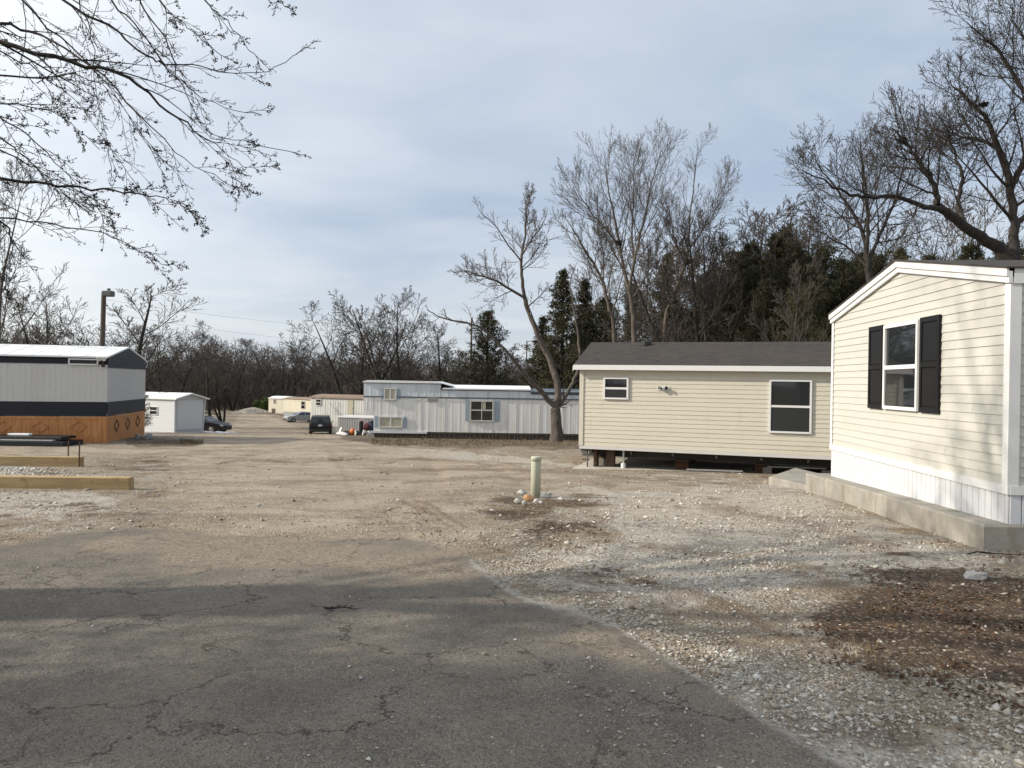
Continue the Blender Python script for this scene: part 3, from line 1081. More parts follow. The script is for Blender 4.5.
MB().box(.05, L2, .02, D2 - .02, zb2 - .06, zb2 - .03).build('belly', 'black', h)
pz = W2.z(590, 468) + .02
for k, xx in enumerate((W2.s(598), W2.s(680), W2.s(763), W2.s(763) + 2.3, W2.s(763) + 4.6)):
    for y in (.9, D2 - .9):
        b = MB()
        b.box(xx - .2, xx + .2, y - .2, y + .2, pz - .05, pz + .2, .008).box(xx - .2, xx + .2, y - .19, y + .19, pz + .205, zb2 - .42, .008)
        b.build('pier_block', 'concrete' if k == 0 else 'rust', h)
        MB().box(xx - .2, xx + .2, y - .17, y + .17, zb2 - .418, zb2 - .362).build('pier_cap', 'brown_wood', h)
# brown blocking at the near corner, plumbing drop
MB().box(W2.s(592), W2.s(595), .25, .6, pz, zb2 - .1).build('corner_post', 'brown_wood', h)
MB().box(W2.s(604), W2.s(612), .4, .62, pz, zb2 - .1).build('corner_post', 'brown_wood', h)
b = MB(); xx = W2.s(622)
b.cyl((xx, .3, pz - .02), (xx, .3, zb2 - .05), .03).cyl((xx, .3, pz - .02), (xx, .3, pz + .14), .075)
b.build('drain_pipe', 'white', h)
b = MB(); xx = W2.s(587)
b.cyl((xx, .1, g2), (xx, .1, zb2 - .05), .022)
for z in (.22, .36, .5):
    b.cyl((xx - .16, .1, pz + z), (xx + .05, .1, pz + z), .028)
b.cyl((xx - .1, .05, pz + .5), (xx - .1, .14, pz + .5), .11)
b.build('water_meter', 'lamp_metal', h)
# pad and boards lying under the house
a0, a1 = W2.world(-.15, -.55), W2.world(L2, -.5)
a2, a3 = W2.world(L2, D2), W2.world(-.15, D2)
m_ = W2.world(W2.s(700), -.75)
slab('concrete_pad', 'flat pale concrete pad under the tan home on piers', [(a0.x, a0.y, pz), (m_.x, m_.y, pz), (a1.x, a1.y, pz), (a2.x, a2.y, pz), (a3.x, a3.y, pz)], pz - .35, 'pad')
for k, (pa, pb, y, zz, lab) in enumerate(((686, 743, .35, .05, 'weathered board lying flat on the pad under the middle of the tan home'), (768, 829, .6, .22, 'long grey board leaning low under the right end of the tan home'))):
    b = MB()
    p, q = W2.world(W2.s(pa), y), W2.world(W2.s(pb), y)
    b.bar((p.x, p.y, pz + zz), (q.x, q.y, pz + zz + .03), .14, .04)
    if zz > .1:
        for w in (p, q):
            b.box(w.x - .1, w.x + .1, w.y - .08, w.y + .08, pz, pz + zz - .02)
    tag(b.build('board', 'grey_deck'), lab, 'board')

# =================================================================== LEFT HOUSE (grey / charcoal, wooden skirting)
W3 = Wall(-350, 24.3, 106.6, 27.5)
L3, D3 = W3.L, 5.4
zr = lambda y: W3.z(106.6, y)
e3, p3 = zr(358.4), 2.78
z_navy, z_grey, z_low, z_sk, z_g = zr(364.6), zr(402), zr(416.3), zr(416.3), zr(441.5)
h = thing('manufactured_home', 'grey and charcoal home with white metal roof and orange wooden skirting', 'house', (W3.a.x, W3.a.y, 0), W3.rz)
sl3 = (p3 - e3) / (D3 / 2)
b = MB(); bg = MB(); bl = MB()
for T, ln in ((Matrix(), L3), (right_end(L3, D3), D3), (left_end(L3, D3), D3), (back_side(L3, D3), L3)):
    for q in (b, bg, bl):
        q.T = T
    ribs(bg, 0, ln, z_grey, z_navy if ln == L3 else z_navy - .12, .2, .008)
    lap_siding(bl, lambda z: 0, lambda z, ln=ln: ln, z_low, z_grey, .13, .02)
    if ln == L3:
        lap_siding(b, lambda z: 0, lambda z, ln=ln: ln, z_navy, e3 + .02, .1, .02)
    else:
        lap_siding(b, lambda z: max(0, (z - e3) / sl3), lambda z: min(D3, D3 - (z - e3) / sl3), z_navy - .12, p3, .13, .02)
bg.build('wall', 'grey_wall', h)
b.build('upper_siding', 'navy', h)
bl.build('lower_siding', 'navy', h)
b = MB()
for ya, yb in ((-.10, D3 / 2), (D3 / 2, D3 + .06)):
    def rr3(y): return p3 + .03 - abs(y - D3 / 2) * sl3
    b.prism([(ya, rr3(ya)), (yb, rr3(yb)), (yb, rr3(yb) + .06), (ya, rr3(ya) + .06)], 'x', -.1, L3 + .03)
    x = .6
    while x < L3:
        b.prism([(ya, rr3(ya) + .061), (yb, rr3(yb) + .061), (yb, rr3(yb) + .07), (ya, rr3(ya) + .07)], 'x', x, x + .04)
        x += .9
b.build('roof', 'white_roof', h)
# skirting of stained boards, with pale diamond trim
b = MB()
for T, ln in ((Matrix(), L3), (right_end(L3, D3), D3)):
    b.T = T
    x = 0.
    while x < ln - .02:
        w = min(.3, ln - x)
        b.box(x + .004, x + w - .004, .0, .02, z_g - .5, z_sk - .01)
        x += w
    b.box(-.01 if ln == L3 else .0, ln, -.02, .0, z_sk - .1, z_sk - .012)
sk = b.build('skirting', 'cedar_wood', h)
def diamond(b, x, z, a, w=.035, y=-.012):
    pts = [(x - a, z), (x, z + a * .8), (x + a, z), (x, z - a * .8)]
    for i in range(4):
        p, q = pts[i], pts[(i + 1) % 4]
        b.bar((p[0], y, p[1]), (q[0], y, q[1]), .022, w)
for px in (2, 40, 78.5):
    b = MB(); diamond(b, W3.s(px), (z_sk + z_g) / 2 + .08, .27); b.build('diamond_trim', 'trim_wood', sk)
for t in (.22, .5, .78):
    b = MB(); b.T = right_end(L3, D3); diamond(b, D3 * t, (z_sk + z_g) / 2 + .05, .3, .04); b.build('diamond_trim', 'trim_wood' if t > .9 else 'brown_wood', sk)
xa, xb = W3.s(67.5), W3.s(97.5)
window(h, xa + .05, xb - .05, zr(365.2) + .04, zr(359.6) - .03, .05, sash=False, panemat='black')
x = W3.s(102)
b = MB().box(x - .05, x + .05, -.12, -.02, zr(361), zr(358.8)).build('flood_light', 'lamp_metal', h)
MB().cyl((x - .1, -.16, zr(358)), (x - .08, -.26, zr(359.4)), .07, .09, 10).cyl((x + .1, -.16, zr(358)), (x + .08, -.26, zr(359.4)), .07, .09, 10).build('lamp_head', 'white', b)
b = MB().box(x - .04, x + .06, -.08, -.02, zr(367), zr(361.4)).build('junction_box', 'black', h)

# boards and panels heaped against the skirting
for k, (pa, pb, Y, z0, z1, dpt, mat, lab) in enumerate((
        (-60, 63, 25.6, .06, .165, 1.2, 'navy', 'lowest dark panel of the flat stack before the orange skirting'),
        (-60, 52, 25.7, .17, .215, 1.0, 'grey_deck', 'grey panel in the middle of the flat stack before the orange skirting'),
        (-60, 61, 25.9, .22, .32, .9, 'black', 'topmost black panel of the flat stack before the orange skirting'))):
    a, c = P(pa, 440, Y), P(pb, 440, Y)
    z = G(0, Y)
    b = MB().box(a.x, c.x, 0, dpt, z0 if k else -.05, z1, .012)
    o = b.build('panel', mat)
    o.location = (0, Y, z)
    o.rotation_euler = (0, 0, 0)
    tag(o, lab, 'panel')
a = P(20, 431, 26.2)
b = MB().box(-.4, .4, -.12, .12, 0, .09, .03)
o = b.build('foam_block', 'snow'); o.location = (a.x, a.y, G(0, 25.9) + .32); tag(o, 'white foam block lying on top of the dark panel stack', 'block')

# =================================================================== TIMBERS AND STAKES
for (px0, px1, ya, yb, zt, lab) in ((-140, 129, 12.3, 12.5, .20, 'nearer yellow timber edging the gravel bed, longer than the other'),
                                     (-120, 80, 18.2, 18.5, .25, 'farther yellow timber beside the steel stakes')):
    a, c = P(px0, 480, ya), P(px1, 480, yb)
    a.z = G(a.x, a.y); c.z = G(c.x, c.y)
    d = c - a
    b = MB().box(0, d.length, 0, .19, -.06, zt, .012)
    o = b.build('landscape_timber', 'timber')
    o.location = a
    o.rotation_euler = (0, -math.asin(d.z / d.length), math.atan2(d.y, d.x))
    tag(o, lab, 'timber', 'timbers edging the gravel bed')
for px, Y, ht, lab in ((79, 18.35, .66, 'rusty steel stake driven at the end of the farther timber'), (68, 20.5, .62, 'thin steel stake standing behind the farther timber')):
    a = P(px, 450, Y)
    z = G(a.x, Y)
    b = MB().cyl((0, 0, -.2), (.01, 0, ht), .016, n=8)
    for k in range(9):
        b.cyl((0, 0, .05 + k * .06), (0, 0, .062 + k * .06), .02, n=8)
    o = b.build('steel_stake', 'rust'); o.location = (a.x, Y, z); tag(o, lab, 'stake', 'steel stakes by the timbers')

# =================================================================== PIPE AND ROCKS
def rock(name, loc, size, mat, label, seed, group=None, sub=2, flat=.7, cat='rock'):
    r = random.Random(seed)
    v, f = stone_proto()
    vs = [Vector(p) for p in v]
    fs = [tuple(q) for q in f]
    for _ in range(sub - 1):
        cache, nf = {}, []
        def mid(i, j):
            k = (min(i, j), max(i, j))
            if k not in cache:
                vs.append(((vs[i] + vs[j]) / 2).normalized()); cache[k] = len(vs) - 1
            return cache[k]
        for a, b2, c in fs:
            x, y, z = mid(a, b2), mid(b2, c), mid(c, a)
            nf += [(a, x, z), (b2, y, x), (c, z, y), (x, y, z)]
        fs = nf
    planes = [(Vector((r.gauss(0, 1), r.gauss(0, 1), r.gauss(0, 1))).normalized(), r.uniform(.55, .85)) for _ in range(9)]
    out = []
    for p in vs:
        q = p * (1 + r.uniform(-.05, .05))
        for n, d in planes:
            k = q.dot(n)
            if k > d:
                q = q - n * (k - d)
        out.append((q.x * size, q.y * size * r.uniform(.95, 1.02) * .8, q.z * size * flat))
    me = bpy.data.meshes.new(name)
    me.from_pydata(out, [], fs); me.update()
    o = link(name, me, mat)
    o.location = loc
    o.rotation_euler = (r.uniform(-.2, .2), r.uniform(-.2, .2), r.uniform(0, 6))
    return tag(o, label, cat, group)


Yp = 12.15
pp = P(535.5, 500, Yp)
zp0 = G(pp.x, Yp)
o = thing('vent_pipe', 'pale green capped standpipe rising from a ring of rocks', 'pipe', (pp.x, Yp, zp0))
MB().lathe([(.083, -.2), (.083, .63), (.082, .66)], (0, 0, 0), 24).build('pipe', 'pipe', o, True)
MB().lathe([(.0855, .625), (.0865, .69), (.084, .70), (.06, .704)], (0, 0, 0), 24).build('cap', 'pipe', o, True)
rocks = [(522, 495, .11, 'rock_white', 'upright pale rock just left of the green pipe'),
         (529, 501, .11, 'rock_orange', 'orange tinted rock at the left foot of the green pipe'),
         (537, 502.5, .075, 'rock_white', 'small pale rock right in front of the green pipe'),
         (545, 499.5, .11, 'rock_grey', 'large grey rock at the right foot of the green pipe'),
         (541, 503.5, .055, 'rock_white', 'smallest white rock in front of the green pipe'),
         (549, 496.5, .07, 'rock_grey', 'small grey rock at the back right of the pipe ring'),
         (518, 502.5, .07, 'rock_white', 'flat pale rock lying at the left of the pipe ring'),
         (524, 504.5, .06, 'rock_white', 'low pale rock in front of the orange rock'),
         (560, 500.5, .065, 'rock_white', 'flat white rock lying apart at the right of the pipe ring')]
for k, (px, py, s, mt, lab) in enumerate(rocks):
    q = PG(px, py)
    rock('rock', (q.x, q.y, q.z + s * .25), s, mt, lab, 40 + k, 'rocks ringed round the green pipe')
q = PG(976, 581)
rock('rock', (q.x, q.y, q.z + .03), .15, 'rock_white', 'flat pale slab of rock on the dark soil below the cream home', 77, flat=.3)
for k, (px, py, s, lab) in enumerate(((148, 437, .26, 'grey rock at the right corner of the orange skirting'), (138, 439, .2, 'smaller grey rock beside the orange skirting corner'))):
    q = PG(px, py); q = P(px, py, 29.5); q.z = G(q.x, q.y)
    rock('rock', (q.x, q.y, q.z + .1), s, 'rock_grey', lab, 90 + k, 'rocks by the orange skirting')

# =================================================================== SHED
W4 = Wall(118, 55.2, 174, 53)
L4, D4 = W4.L, 2.75
zt, zb = W4.z(172, 399.5), W4.z(172, 431)
h = thing('shed', 'white sided shed with large door panel in its end', 'shed', (W4.a.x, W4.a.y, 0), W4.rz)
b = MB()
for T, ln in ((Matrix(), L4), (left_end(L4, D4), D4), (back_side(L4, D4), L4), (right_end(L4, D4), D4)):
    b.T = T
    lap_siding(b, lambda z: 0, lambda z, ln=ln: ln, zb - .3, zt, .2, .015)
b.T = right_end(L4, D4)
b.add([(0, -.003, zt), (D4, -.003, zt), (D4 / 2, -.003, zt + .36)], [(0, 1, 2)])
b.build('wall', 'white_vinyl', h)
b = MB()
for ya, yb in ((-.15, D4 / 2), (D4 / 2, D4 + .35)):
    f4 = lambda y: zt + .38 - abs(y - D4 / 2) * .25
    b.prism([(ya, f4(ya)), (yb, f4(yb)), (yb, f4(yb) + .1), (ya, f4(ya) + .1)], 'x', -.1, L4 + .3)
b.build('roof', 'white_roof', h)
b = MB(); b.T = right_end(L4, D4)
b.box(.25, D4 - .15, -.05, -.02, zb + .05, zt - .05)
b.build('door', 'white', h)
b = MB(); b.T = right_end(L4, D4)
b.box(-.04, .08, -.04, -.018, zb - .1, zt)
b.build('corner_post', 'white', h)
b = MB(); b.T = right_end(L4, D4)
b.bar((D4 + .12, -.02, zt), (D4 - .12, -.04, zb), .12, .08)
b.build('leaning_post', 'white', h)
x0, x1 = W4.s(150), W4.s(157)
window(h, x0, x1, W4.z(153, 414), W4.z(153, 407), .05)
a, c = P(205, 430, 55.5), P(235, 431, 55.5)
vs = [];
b = MB()
for k in range(9):
    t = k / 8
    x = a.x + (c.x - a.x) * t
    w = .2 + .9 * math.sin(math.pi * min(1, t * .9 + .1)) * (.7 + .3 * rnd.random())
    b.box(x - .16, x + .17, 55.5 - w * .4, 55.5 + w * .6, G(x, 55.5) - .05, G(x, 55.5) + .05 + .07 * rnd.random(), .02)
tag(b.build('ground_sheet', 'snow'), 'crumpled white sheet lying on the ground right of the shed', 'sheet')

# =================================================================== LONG TRAILER AND THE ONES BEHIND
W5 = Wall(373, 37, 760, 37.4)
L5, D5 = W5.L, 3.6
z5 = lambda y: W5.z(470, y)
h = thing('mobile_home', 'long grey metal mobile home with pale blue band and raised left end', 'mobile home', (W5.a.x, W5.a.y, 0), W5.rz)
zb5, zm5, zt5 = z5(432.5), z5(398), z5(389.6)
xr = W5.s(440)          # end of the raised part
xo = W5.s(363)          # overhanging left end
ztr = W5.z(400, 382.5)
b = MB()
x = 0
while x < L5 - .05:
    w = min(1.22, L5 - x)
    ribs(b, x + .012, x + w - .012, zb5, zm5, .4, .004)
    b.box(x + w - .014, x + w + .012, -.016, .0, zb5, zm5)
    x += w
b.T = right_end(L5, D5); ribs(b, 0, D5, zb5, zt5, .3, .018)
b.T = back_side(L5, D5); ribs(b, 0, L5, zb5, zt5, .3, .018)
b.T = Matrix()
b.box(0.01, L5 - .01, .01, D5 - .01, zb5, zt5 - .02)
# overhanging end with rounded lower corner
zo = W5.z(366, 415)
prof = [(.0, zo - .02), (.0, ztr - .03), (xo, ztr - .03), (xo, zo + .55), (xo + .05, zo + .3), (xo + .17, zo + .1), (xo + .36, zo - .02)]
b.prism([(p[0], p[1]) for p in prof], 'y', .0, D5)
ribs(b, xo, -.01, zo + .3, zm5, .2, .006, -.004)
b.build('wall', 'metal_panel', h)
b = MB()
ribs(b, xo, xr, zm5 + .02, ztr - .02, .4, .006, -.012)
b.box(xo, xr, -.008, D5, zm5 + .02, ztr - .04)
ribs(b, xr + .01, W5.s(530), zm5 + .02, zt5, .4, .006, -.012)
b.box(xr, L5, -.006, D5, zm5 + .02, zt5 - .12)
ribs(b, W5.s(530), L5, zm5 + .02, zt5 - .13, .4, .006, -.012)
b.build('upper_band', 'blue_band', h)
b = MB().box(xo - .01, L5, -.045, -.03, zm5 - .035, zm5 + .03).box(xr, W5.s(530), -.05, -.03, zt5 - .05, zt5).box(W5.s(530), L5, -.05, -.03, zt5 - .2, zt5 - .10)
b.box(xo, xr, -.04, -.03, ztr - .05, ztr - .025)
b.build('band_trim', 'blue_trim', h)
b = MB()
b.prism([(xo - .05, ztr - .02), (xr + .05, ztr - .02), (xr + .6, zt5 + .14), (xr + .55, zt5 + .2), (xr - .2, ztr + .08), (xo + .2, ztr + .1), (xo - .05, ztr + .03)], 'y', -.1, D5 + .1)
b.prism([(-.1, zt5 + .0), (D5 / 2, zt5 + .17), (D5 + .1, zt5 + .0), (D5 + .1, zt5 + .06), (D5 / 2, zt5 + .23), (-.1, zt5 + .06)], 'x', xr + .1, W5.s(530))
b.build('roof', 'white_roof', h)
b = MB()
b.prism([(-.1, zt5 - .10), (D5 / 2, zt5 + .04), (D5 + .1, zt5 - .10), (D5 + .1, zt5 - .04), (D5 / 2, zt5 + .1), (-.1, zt5 - .04)], 'x', W5.s(530) + .002, L5 + .05)
b.build('rear_roof', 'blue_trim', h)
b = MB()
x = .05
while x < L5:
    w = rnd.uniform(.14, .3)
    b.box(x, x + w - .012, .05, .08, zb5 - .75, zb5 - .01 - rnd.uniform(0, .03)); x += w
b.box(0, L5, -.01, .04, zb5 - .10, zb5 - .004)
b.build('skirting', 'grey_wood', h)
MB().box(-.15, W5.s(427), -.06, -.002, zb5 - .09, zb5 + .02).build('sill_board', 'white', h)
# windows: big dark one, upper left one, low one
def shutter5(x0, x1, z0, z1):
    MB().box(x0, x1, -.045, -.03, z0, z1).build('shutter', 'blue_shutter', h)
xa, xb = W5.s(469.5), W5.s(493)
w = window(h, xa + .06, xb - .06, z5(421) + .05, z5(400.5) - .05, .07, rail=z5(410), framemat='old_white', yo=-.03)
MB().box((xa + xb) / 2 - .018, (xa + xb) / 2 + .018, -.062, -.035, z5(421) + .05, z5(400.5) - .05).build('mullion', 'old_white', w)
MB().box((xa + xb) / 2 + .04, (xa + xb) / 2 + .2, -.058, -.054, z5(409), z5(400.5) - .06).build('curtain', 'curtain', w)
shutter5(W5.s(465), W5.s(468.5), z5(421), z5(400)); shutter5(W5.s(494.5), W5.s(499), z5(421), z5(400))
zq = lambda y: W5.z(388, y)
xa, xb = W5.s(384), W5.s(395.5)
w = window(h, xa + .03, xb - .03, zq(399), zq(389), .05, sash=False, split=True, panemat='curtain', yo=-.045)
shutter5(W5.s(380.5), W5.s(383), zq(399), zq(388.5)); shutter5(W5.s(396.8), W5.s(399.5), zq(399), zq(388.5))
xa, xb = W5.s(379), W5.s(402)
w = window(h, xa + .03, xb - .03, zq(426.5), zq(417.5), .05, sash=False, split=True, panemat='curtain', yo=-.03)
shutter5(W5.s(374.5), W5.s(378), zq(427.5), zq(416.5)); shutter5(W5.s(403.5), W5.s(406.5), zq(427.5), zq(416.5))
MB().box(W5.s(427), W5.s(437), -.06, -.04, zq(400.5), zq(396.5)).build('wall_vent', 'grey_deck', h)


def trailer(label, W, D, yt, yb, pref, wallmat, roofmat, wins=(), doors=(), group=None, skirtmat='grey_deck', rise=.25, trimmat='tan_roof', rb=.3):
    zt, zb = W.z(pref, yt), W.z(pref, yb)
    h = thing('mobile_home', label, 'mobile home', (W.a.x, W.a.y, 0), W.rz, group)
    b = MB()
    for T, ln in ((Matrix(), W.L), (left_end(W.L, D), D), (back_side(W.L, D), W.L), (right_end(W.L, D), D)):
        b.T = T
        ribs(b, 0, ln, zb, zt, rb, .02)
    b.build('wall', wallmat, h)
    b = MB()
    b.prism([(-.12, zt), (D * .25, zt + rise * .8), (D / 2, zt + rise), (D * .75, zt + rise * .8), (D + .12, zt), (D + .12, zt - .03), (-.12, zt - .03)], 'x', -.1, W.L + .1)
    b.build('roof', roofmat, h)
    MB().box(-.11, W.L + .11, -.135, -.122, zt - .1, zt + .05).build('roof_edge', trimmat, h)
    gz = min(G(0, W.a.y), G(0, (W.a + W.d * W.L).y)) - .2
    MB().box(.03, W.L - .03, .03, D - .03, gz, zb + .02).build('skirting', skirtmat, h)
    for (pa, pb, ya, yb2) in wins:
        window(h, W.s(pa), W.s(pb), W.z((pa + pb) / 2, yb2), W.z((pa + pb) / 2, ya), .06, yo=-.03, framemat='old_white')
    for (pa, pb, ya, yb2, mt) in doors:
        d = MB().box(W.s(pa), W.s(pb), -.06, -.02, W.z(pa, yb2), W.z(pa, ya)).build('door', mt, h)
        MB().box(W.s(pb) - .12, W.s(pb) - .06, -.1, -.06, W.z(pa, (ya + yb2) / 2) - .03, W.z(pa, (ya + yb2) / 2) + .03).build('handle', 'lamp_metal', d)
    return h


trailer('weathered white mobile home half hidden behind the long grey one', Wall(310, 70, 395, 66), 3.8, 397.2, 426.5, 330, 'old_white', 'tan_roof',
        [(316, 320.5, 399.5, 405)], [(347, 353, 400, 416, 'curtain')])
trailer('cream mobile home farther down beside the gravel road', Wall(283, 123, 316, 117), 3.6, 398.8, 412.3, 297, 'cream_wall', 'tan_roof',
        [(301, 304.5, 401.5, 408.5)], group=None)
trailer('short cream mobile home with white rounded roof, farthest along the road', Wall(268, 136, 284, 134), 3.8, 398.3, 413, 276, 'cream_wall', 'white_roof',
        [(273.3, 275, 400, 403)], [(271.3, 274.8, 408.5, 412.8, 'brown_wood')], rise=.4, trimmat='old_white')

# deck of grey boards beside the white trailer
W6 = Wall(338, 61, 374, 60)
h = thing('deck', 'low grey boarded deck with white top edge before the white mobile home', 'deck', (W6.a.x, W6.a.y, 0), W6.rz)
b = MB()
zt, zb = W6.z(355, 418), G(0, 60.5) - .1
ribs(b, 0, W6.L, zb, zt, .22, .02)
b.T = left_end(W6.L, 2); ribs(b, 0, 2, zb, zt, .22, .02)
b.T = right_end(W6.L, 2); ribs(b, 0, 2, zb, zt, .22, .02)
b.build('skirt_boards', 'grey_deck', h)
MB().box(-.05, W6.L + .05, -.06, 2.05, zt, zt + .14, .01).build('deck_top', 'white', h)

# clutter at the end of the long trailer
def at(px, py, Y):
    q = P(px, py, Y); q.z = G(q.x, q.y)
    return q
def lump(name, q, sx, sy, sz, mat, label, cat, seed):
    o = rock(name, (q.x, q.y, q.z + sz * .6), 1, mat, label, seed, None, 3, 1, cat)
    o.scale = (sx, sy, sz); o.rotation_euler = (0, 0, seed)
    return o
def corner(z, Y=57.5): return z
q = at(361, 430, 56)
b = MB().cyl((0, 0, -.2), (0, 0, 1.05), .17, n=12).cyl((0, 0, 1.05), (0, 0, 1.12), .2, .16, 12)
o = b.build('bollard', 'black'); o.location = q; tag(o, 'black post standing among the clutter by the trailer end', 'post')
q = at(362, 425, 58.5)
b = MB().box(-.22, .22, -.05, .05, 0, 1.35, .01); o = b.build('board', 'pink'); o.location = q; tag(o, 'pale pink board standing behind the black post', 'board')
lump('red_bundle', at(366.3, 425, 58), .26, .26, .36, 'red_cloth', 'dark red cloth bundle right of the black post', 'bundle', 3).location.z += .45
lump('tarp', at(371.5, 425, 58.5), .55, .5, .7, 'blue_tarp', 'dark blue tarp heaped against the end of the long trailer', 'tarp', 5).location.z += .3
q = at(339.5, 428, 59); b = MB().bar((-.1, 0, 0), (.1, .25, .6), .16, .05); o = b.build('board', 'white'); o.location = q; tag(o, 'short white board leaning before the grey deck', 'board')
lump('bag', at(364, 433, 55), .28, .25, .3, 'bag', 'white bag on the ground right of the black post', 'bag', 8)
lump('bag', at(369.5, 432, 55), .22, .2, .26, 'bag', 'smaller white bag against the long trailer skirting', 'bag', 9)
lump('bag', at(356.5, 433, 55), .22, .2, .3, 'bag', 'white bag between the orange ball and the black post', 'bag', 10)
q = at(353, 432, 55.5); b = MB()
b.lathe([(.02, -.26), (.15, -.21), (.25, -.08), (.26, .04), (.2, .17), (.1, .24), (.02, .26)], (0, 0, .3), 14)
o = b.build('ball', 'orange_plastic', None, True); o.location = q; tag(o, 'orange ball lying in the clutter before the deck', 'ball')
q = at(349, 430, 58); b = MB().box(-.5, .5, -.2, .2, 0, .35, .02).bar((-.7, -.3, .1), (.5, .1, .5), .12, .05).bar((-.2, -.3, .05), (.7, .0, .42), .1, .05)
o = b.build('scrap_wood', 'brown_wood'); o.location = q; tag(o, 'heap of brown scrap wood against the grey deck', 'scrap wood')
lump('sheet', at(342, 437, 53), .65, .5, .16, 'bag', 'low pale crumpled sheet at the road edge near the black vehicle', 'sheet', 12)
lump('bin_bag', at(357.5, 436, 55), .2, .2, .24, 'black', 'black bag beside the post at the road edge', 'bag', 13)

# =================================================================== VEHICLES
def car(name, label, loc, rz, mat, prof, belt, W, wheels, wr, sidewin, front, rear, tail_z, suv=False, cat='car'):
    """prof: side outline (x forward, z); belt: height above which the body narrows"""
    h = thing(name, label, cat, loc, rz)
    top = max(p[1] for p in prof)
    hw = lambda z: W / 2 * (1 - .2 * max(0, (z - belt) / (top - belt))) * (1 - .05 * max(0, (belt * .6 - z) / belt))
    n = len(prof)
    vs, fs = [], []
    cols = (-1, -.9, 0, .9, 1)
    for c in cols:
        for x, z in prof:
            k = 1 - .03 * (abs(c) == 1)
            xm = (min(p[0] for p in prof) + max(p[0] for p in prof)) / 2
            vs.append((xm + (x - xm) * (1 - .018 * (abs(c) == 1) + .012 * (c == 0)), c * hw(z), z - .02 * (abs(c) == 1) * (z > belt)))
    for j in range(len(cols) - 1):
        for i in range(n):
            fs.append((j * n + i, j * n + (i + 1) % n, (j + 1) * n + (i + 1) % n, (j + 1) * n + i))
    fs += [tuple(range(n))[::-1], tuple((len(cols) - 1) * n + i for i in range(n))]
    me = bpy.data.meshes.new('body'); me.from_pydata(vs, [], fs); me.update()
    link('body', me, mat, h)
    for s in (-1, 1):
        for poly in sidewin:
            b = MB()
            pts = [(x, s * (hw(z) + .004), z) for x, z in poly]
            pin = [(x, s * (hw(z) - .03), z) for x, z in poly]
            m = len(pts)
            b.add(pts + pin, [tuple(range(m))] + [(i, (i + 1) % m, m + (i + 1) % m, m + i) for i in range(m)])
            b.build('side_window', 'glass', h)
    for nm, ((xa, za), (xb, zb)) in (('windscreen', front), ('rear_window', rear)):
        b = MB()
        o_ = .014 if nm == 'windscreen' else -.014
        wa, wb = hw(za) * .9, hw(zb) * .86
        b.add([(xa + o_, -wa, za + .012), (xa + o_, wa, za + .012), (xb + o_, wb, zb + .012), (xb + o_, -wb, zb + .012),
               (xa - o_, -wa, za - .02), (xa - o_, wa, za - .02), (xb - o_, wb, zb - .02), (xb - o_, -wb, zb - .02)], [(0, 1, 2, 3), (0, 4, 5, 1), (1, 5, 6, 2), (2, 6, 7, 3), (3, 7, 4, 0)])
        b.build(nm, 'glass', h)
    x0, x1 = min(p[0] for p in prof), max(p[0] for p in prof)
    for s in (-1, 1):
        MB().box(x0 - .02, x0 + .12, s * W * .40 - .1, s * W * .40 + .1, tail_z - .1, tail_z + .16, .02).build('tail_light', 'tail', h)
        MB().box(x1 - .16, x1 + .012, s * W * .37 - .14, s * W * .37 + .14, .62, .76, .02).build('headlight', 'head', h)
        MB().box(.62, .8, s * (W / 2 + .02) - .03 + s * .08, s * (W / 2 + .02) + .03 + s * .08, belt + .0, belt + .14, .02).build('mirror', mat, h)
        for wx in wheels:
            t = MB().cyl((wx, s * (W / 2 - .22), wr), (wx, s * (W / 2 + .012), wr), wr, n=22).build('wheel', 'tyre', h)
            MB().cyl((wx, s * (W / 2 + .013), wr), (wx, s * (W / 2 + .022), wr), wr * .62, wr * .55, n=14).build('rim', 'rim', t)
    MB().box(x0 - .03, x0 - .008, -.17, .17, tail_z - .12, tail_z + .02).build('licence_plate', 'white', h)
    MB().box(x0 - .05, x0 + .1, -W * .45, W * .45, .36, .56, .03).build('bumper', 'black', h)
    MB().box(x1 - .1, x1 + .03, -W * .43, W * .43, .3, .52, .03).build('bumper', 'black', h)
    return h


suvp = [(-2.25, .45), (-2.28, .8), (-2.2, 1.08), (-1.98, 1.62), (-1.6, 1.72), (.1, 1.72), (.55, 1.6), (1.15, 1.12), (2.05, 1.02), (2.25, .85), (2.27, .4), (1.8, .28), (-1.9, .3)]
suvw = [[(-1.75, 1.14), (-1.62, 1.58), (-.75, 1.6), (-.75, 1.14)], [(-.67, 1.14), (-.67, 1.6), (.1, 1.6), (.15, 1.14)], [(.22, 1.14), (.2, 1.57), (.5, 1.5), (.95, 1.14)]]
sedp = [(-2.2, .45), (-2.25, .78), (-2.15, .98), (-1.6, 1.03), (-1.0, 1.38), (-.5, 1.45), (.2, 1.43), (.5, 1.34), (1.1, .97), (1.95, .85), (2.2, .68), (2.22, .35), (1.8, .24), (-1.9, .26)]
sedw = [[(-1.3, 1.04), (-.95, 1.32), (-.3, 1.37), (-.3, 1.0)], [(-.22, 1.0), (-.22, 1.37), (.2, 1.36), (.42, 1.28), (.85, 1.0)]]


def put(px, Y):
    q = P(px, 425, Y)
    return (q.x, q.y, G(q.x, q.y) - .01)


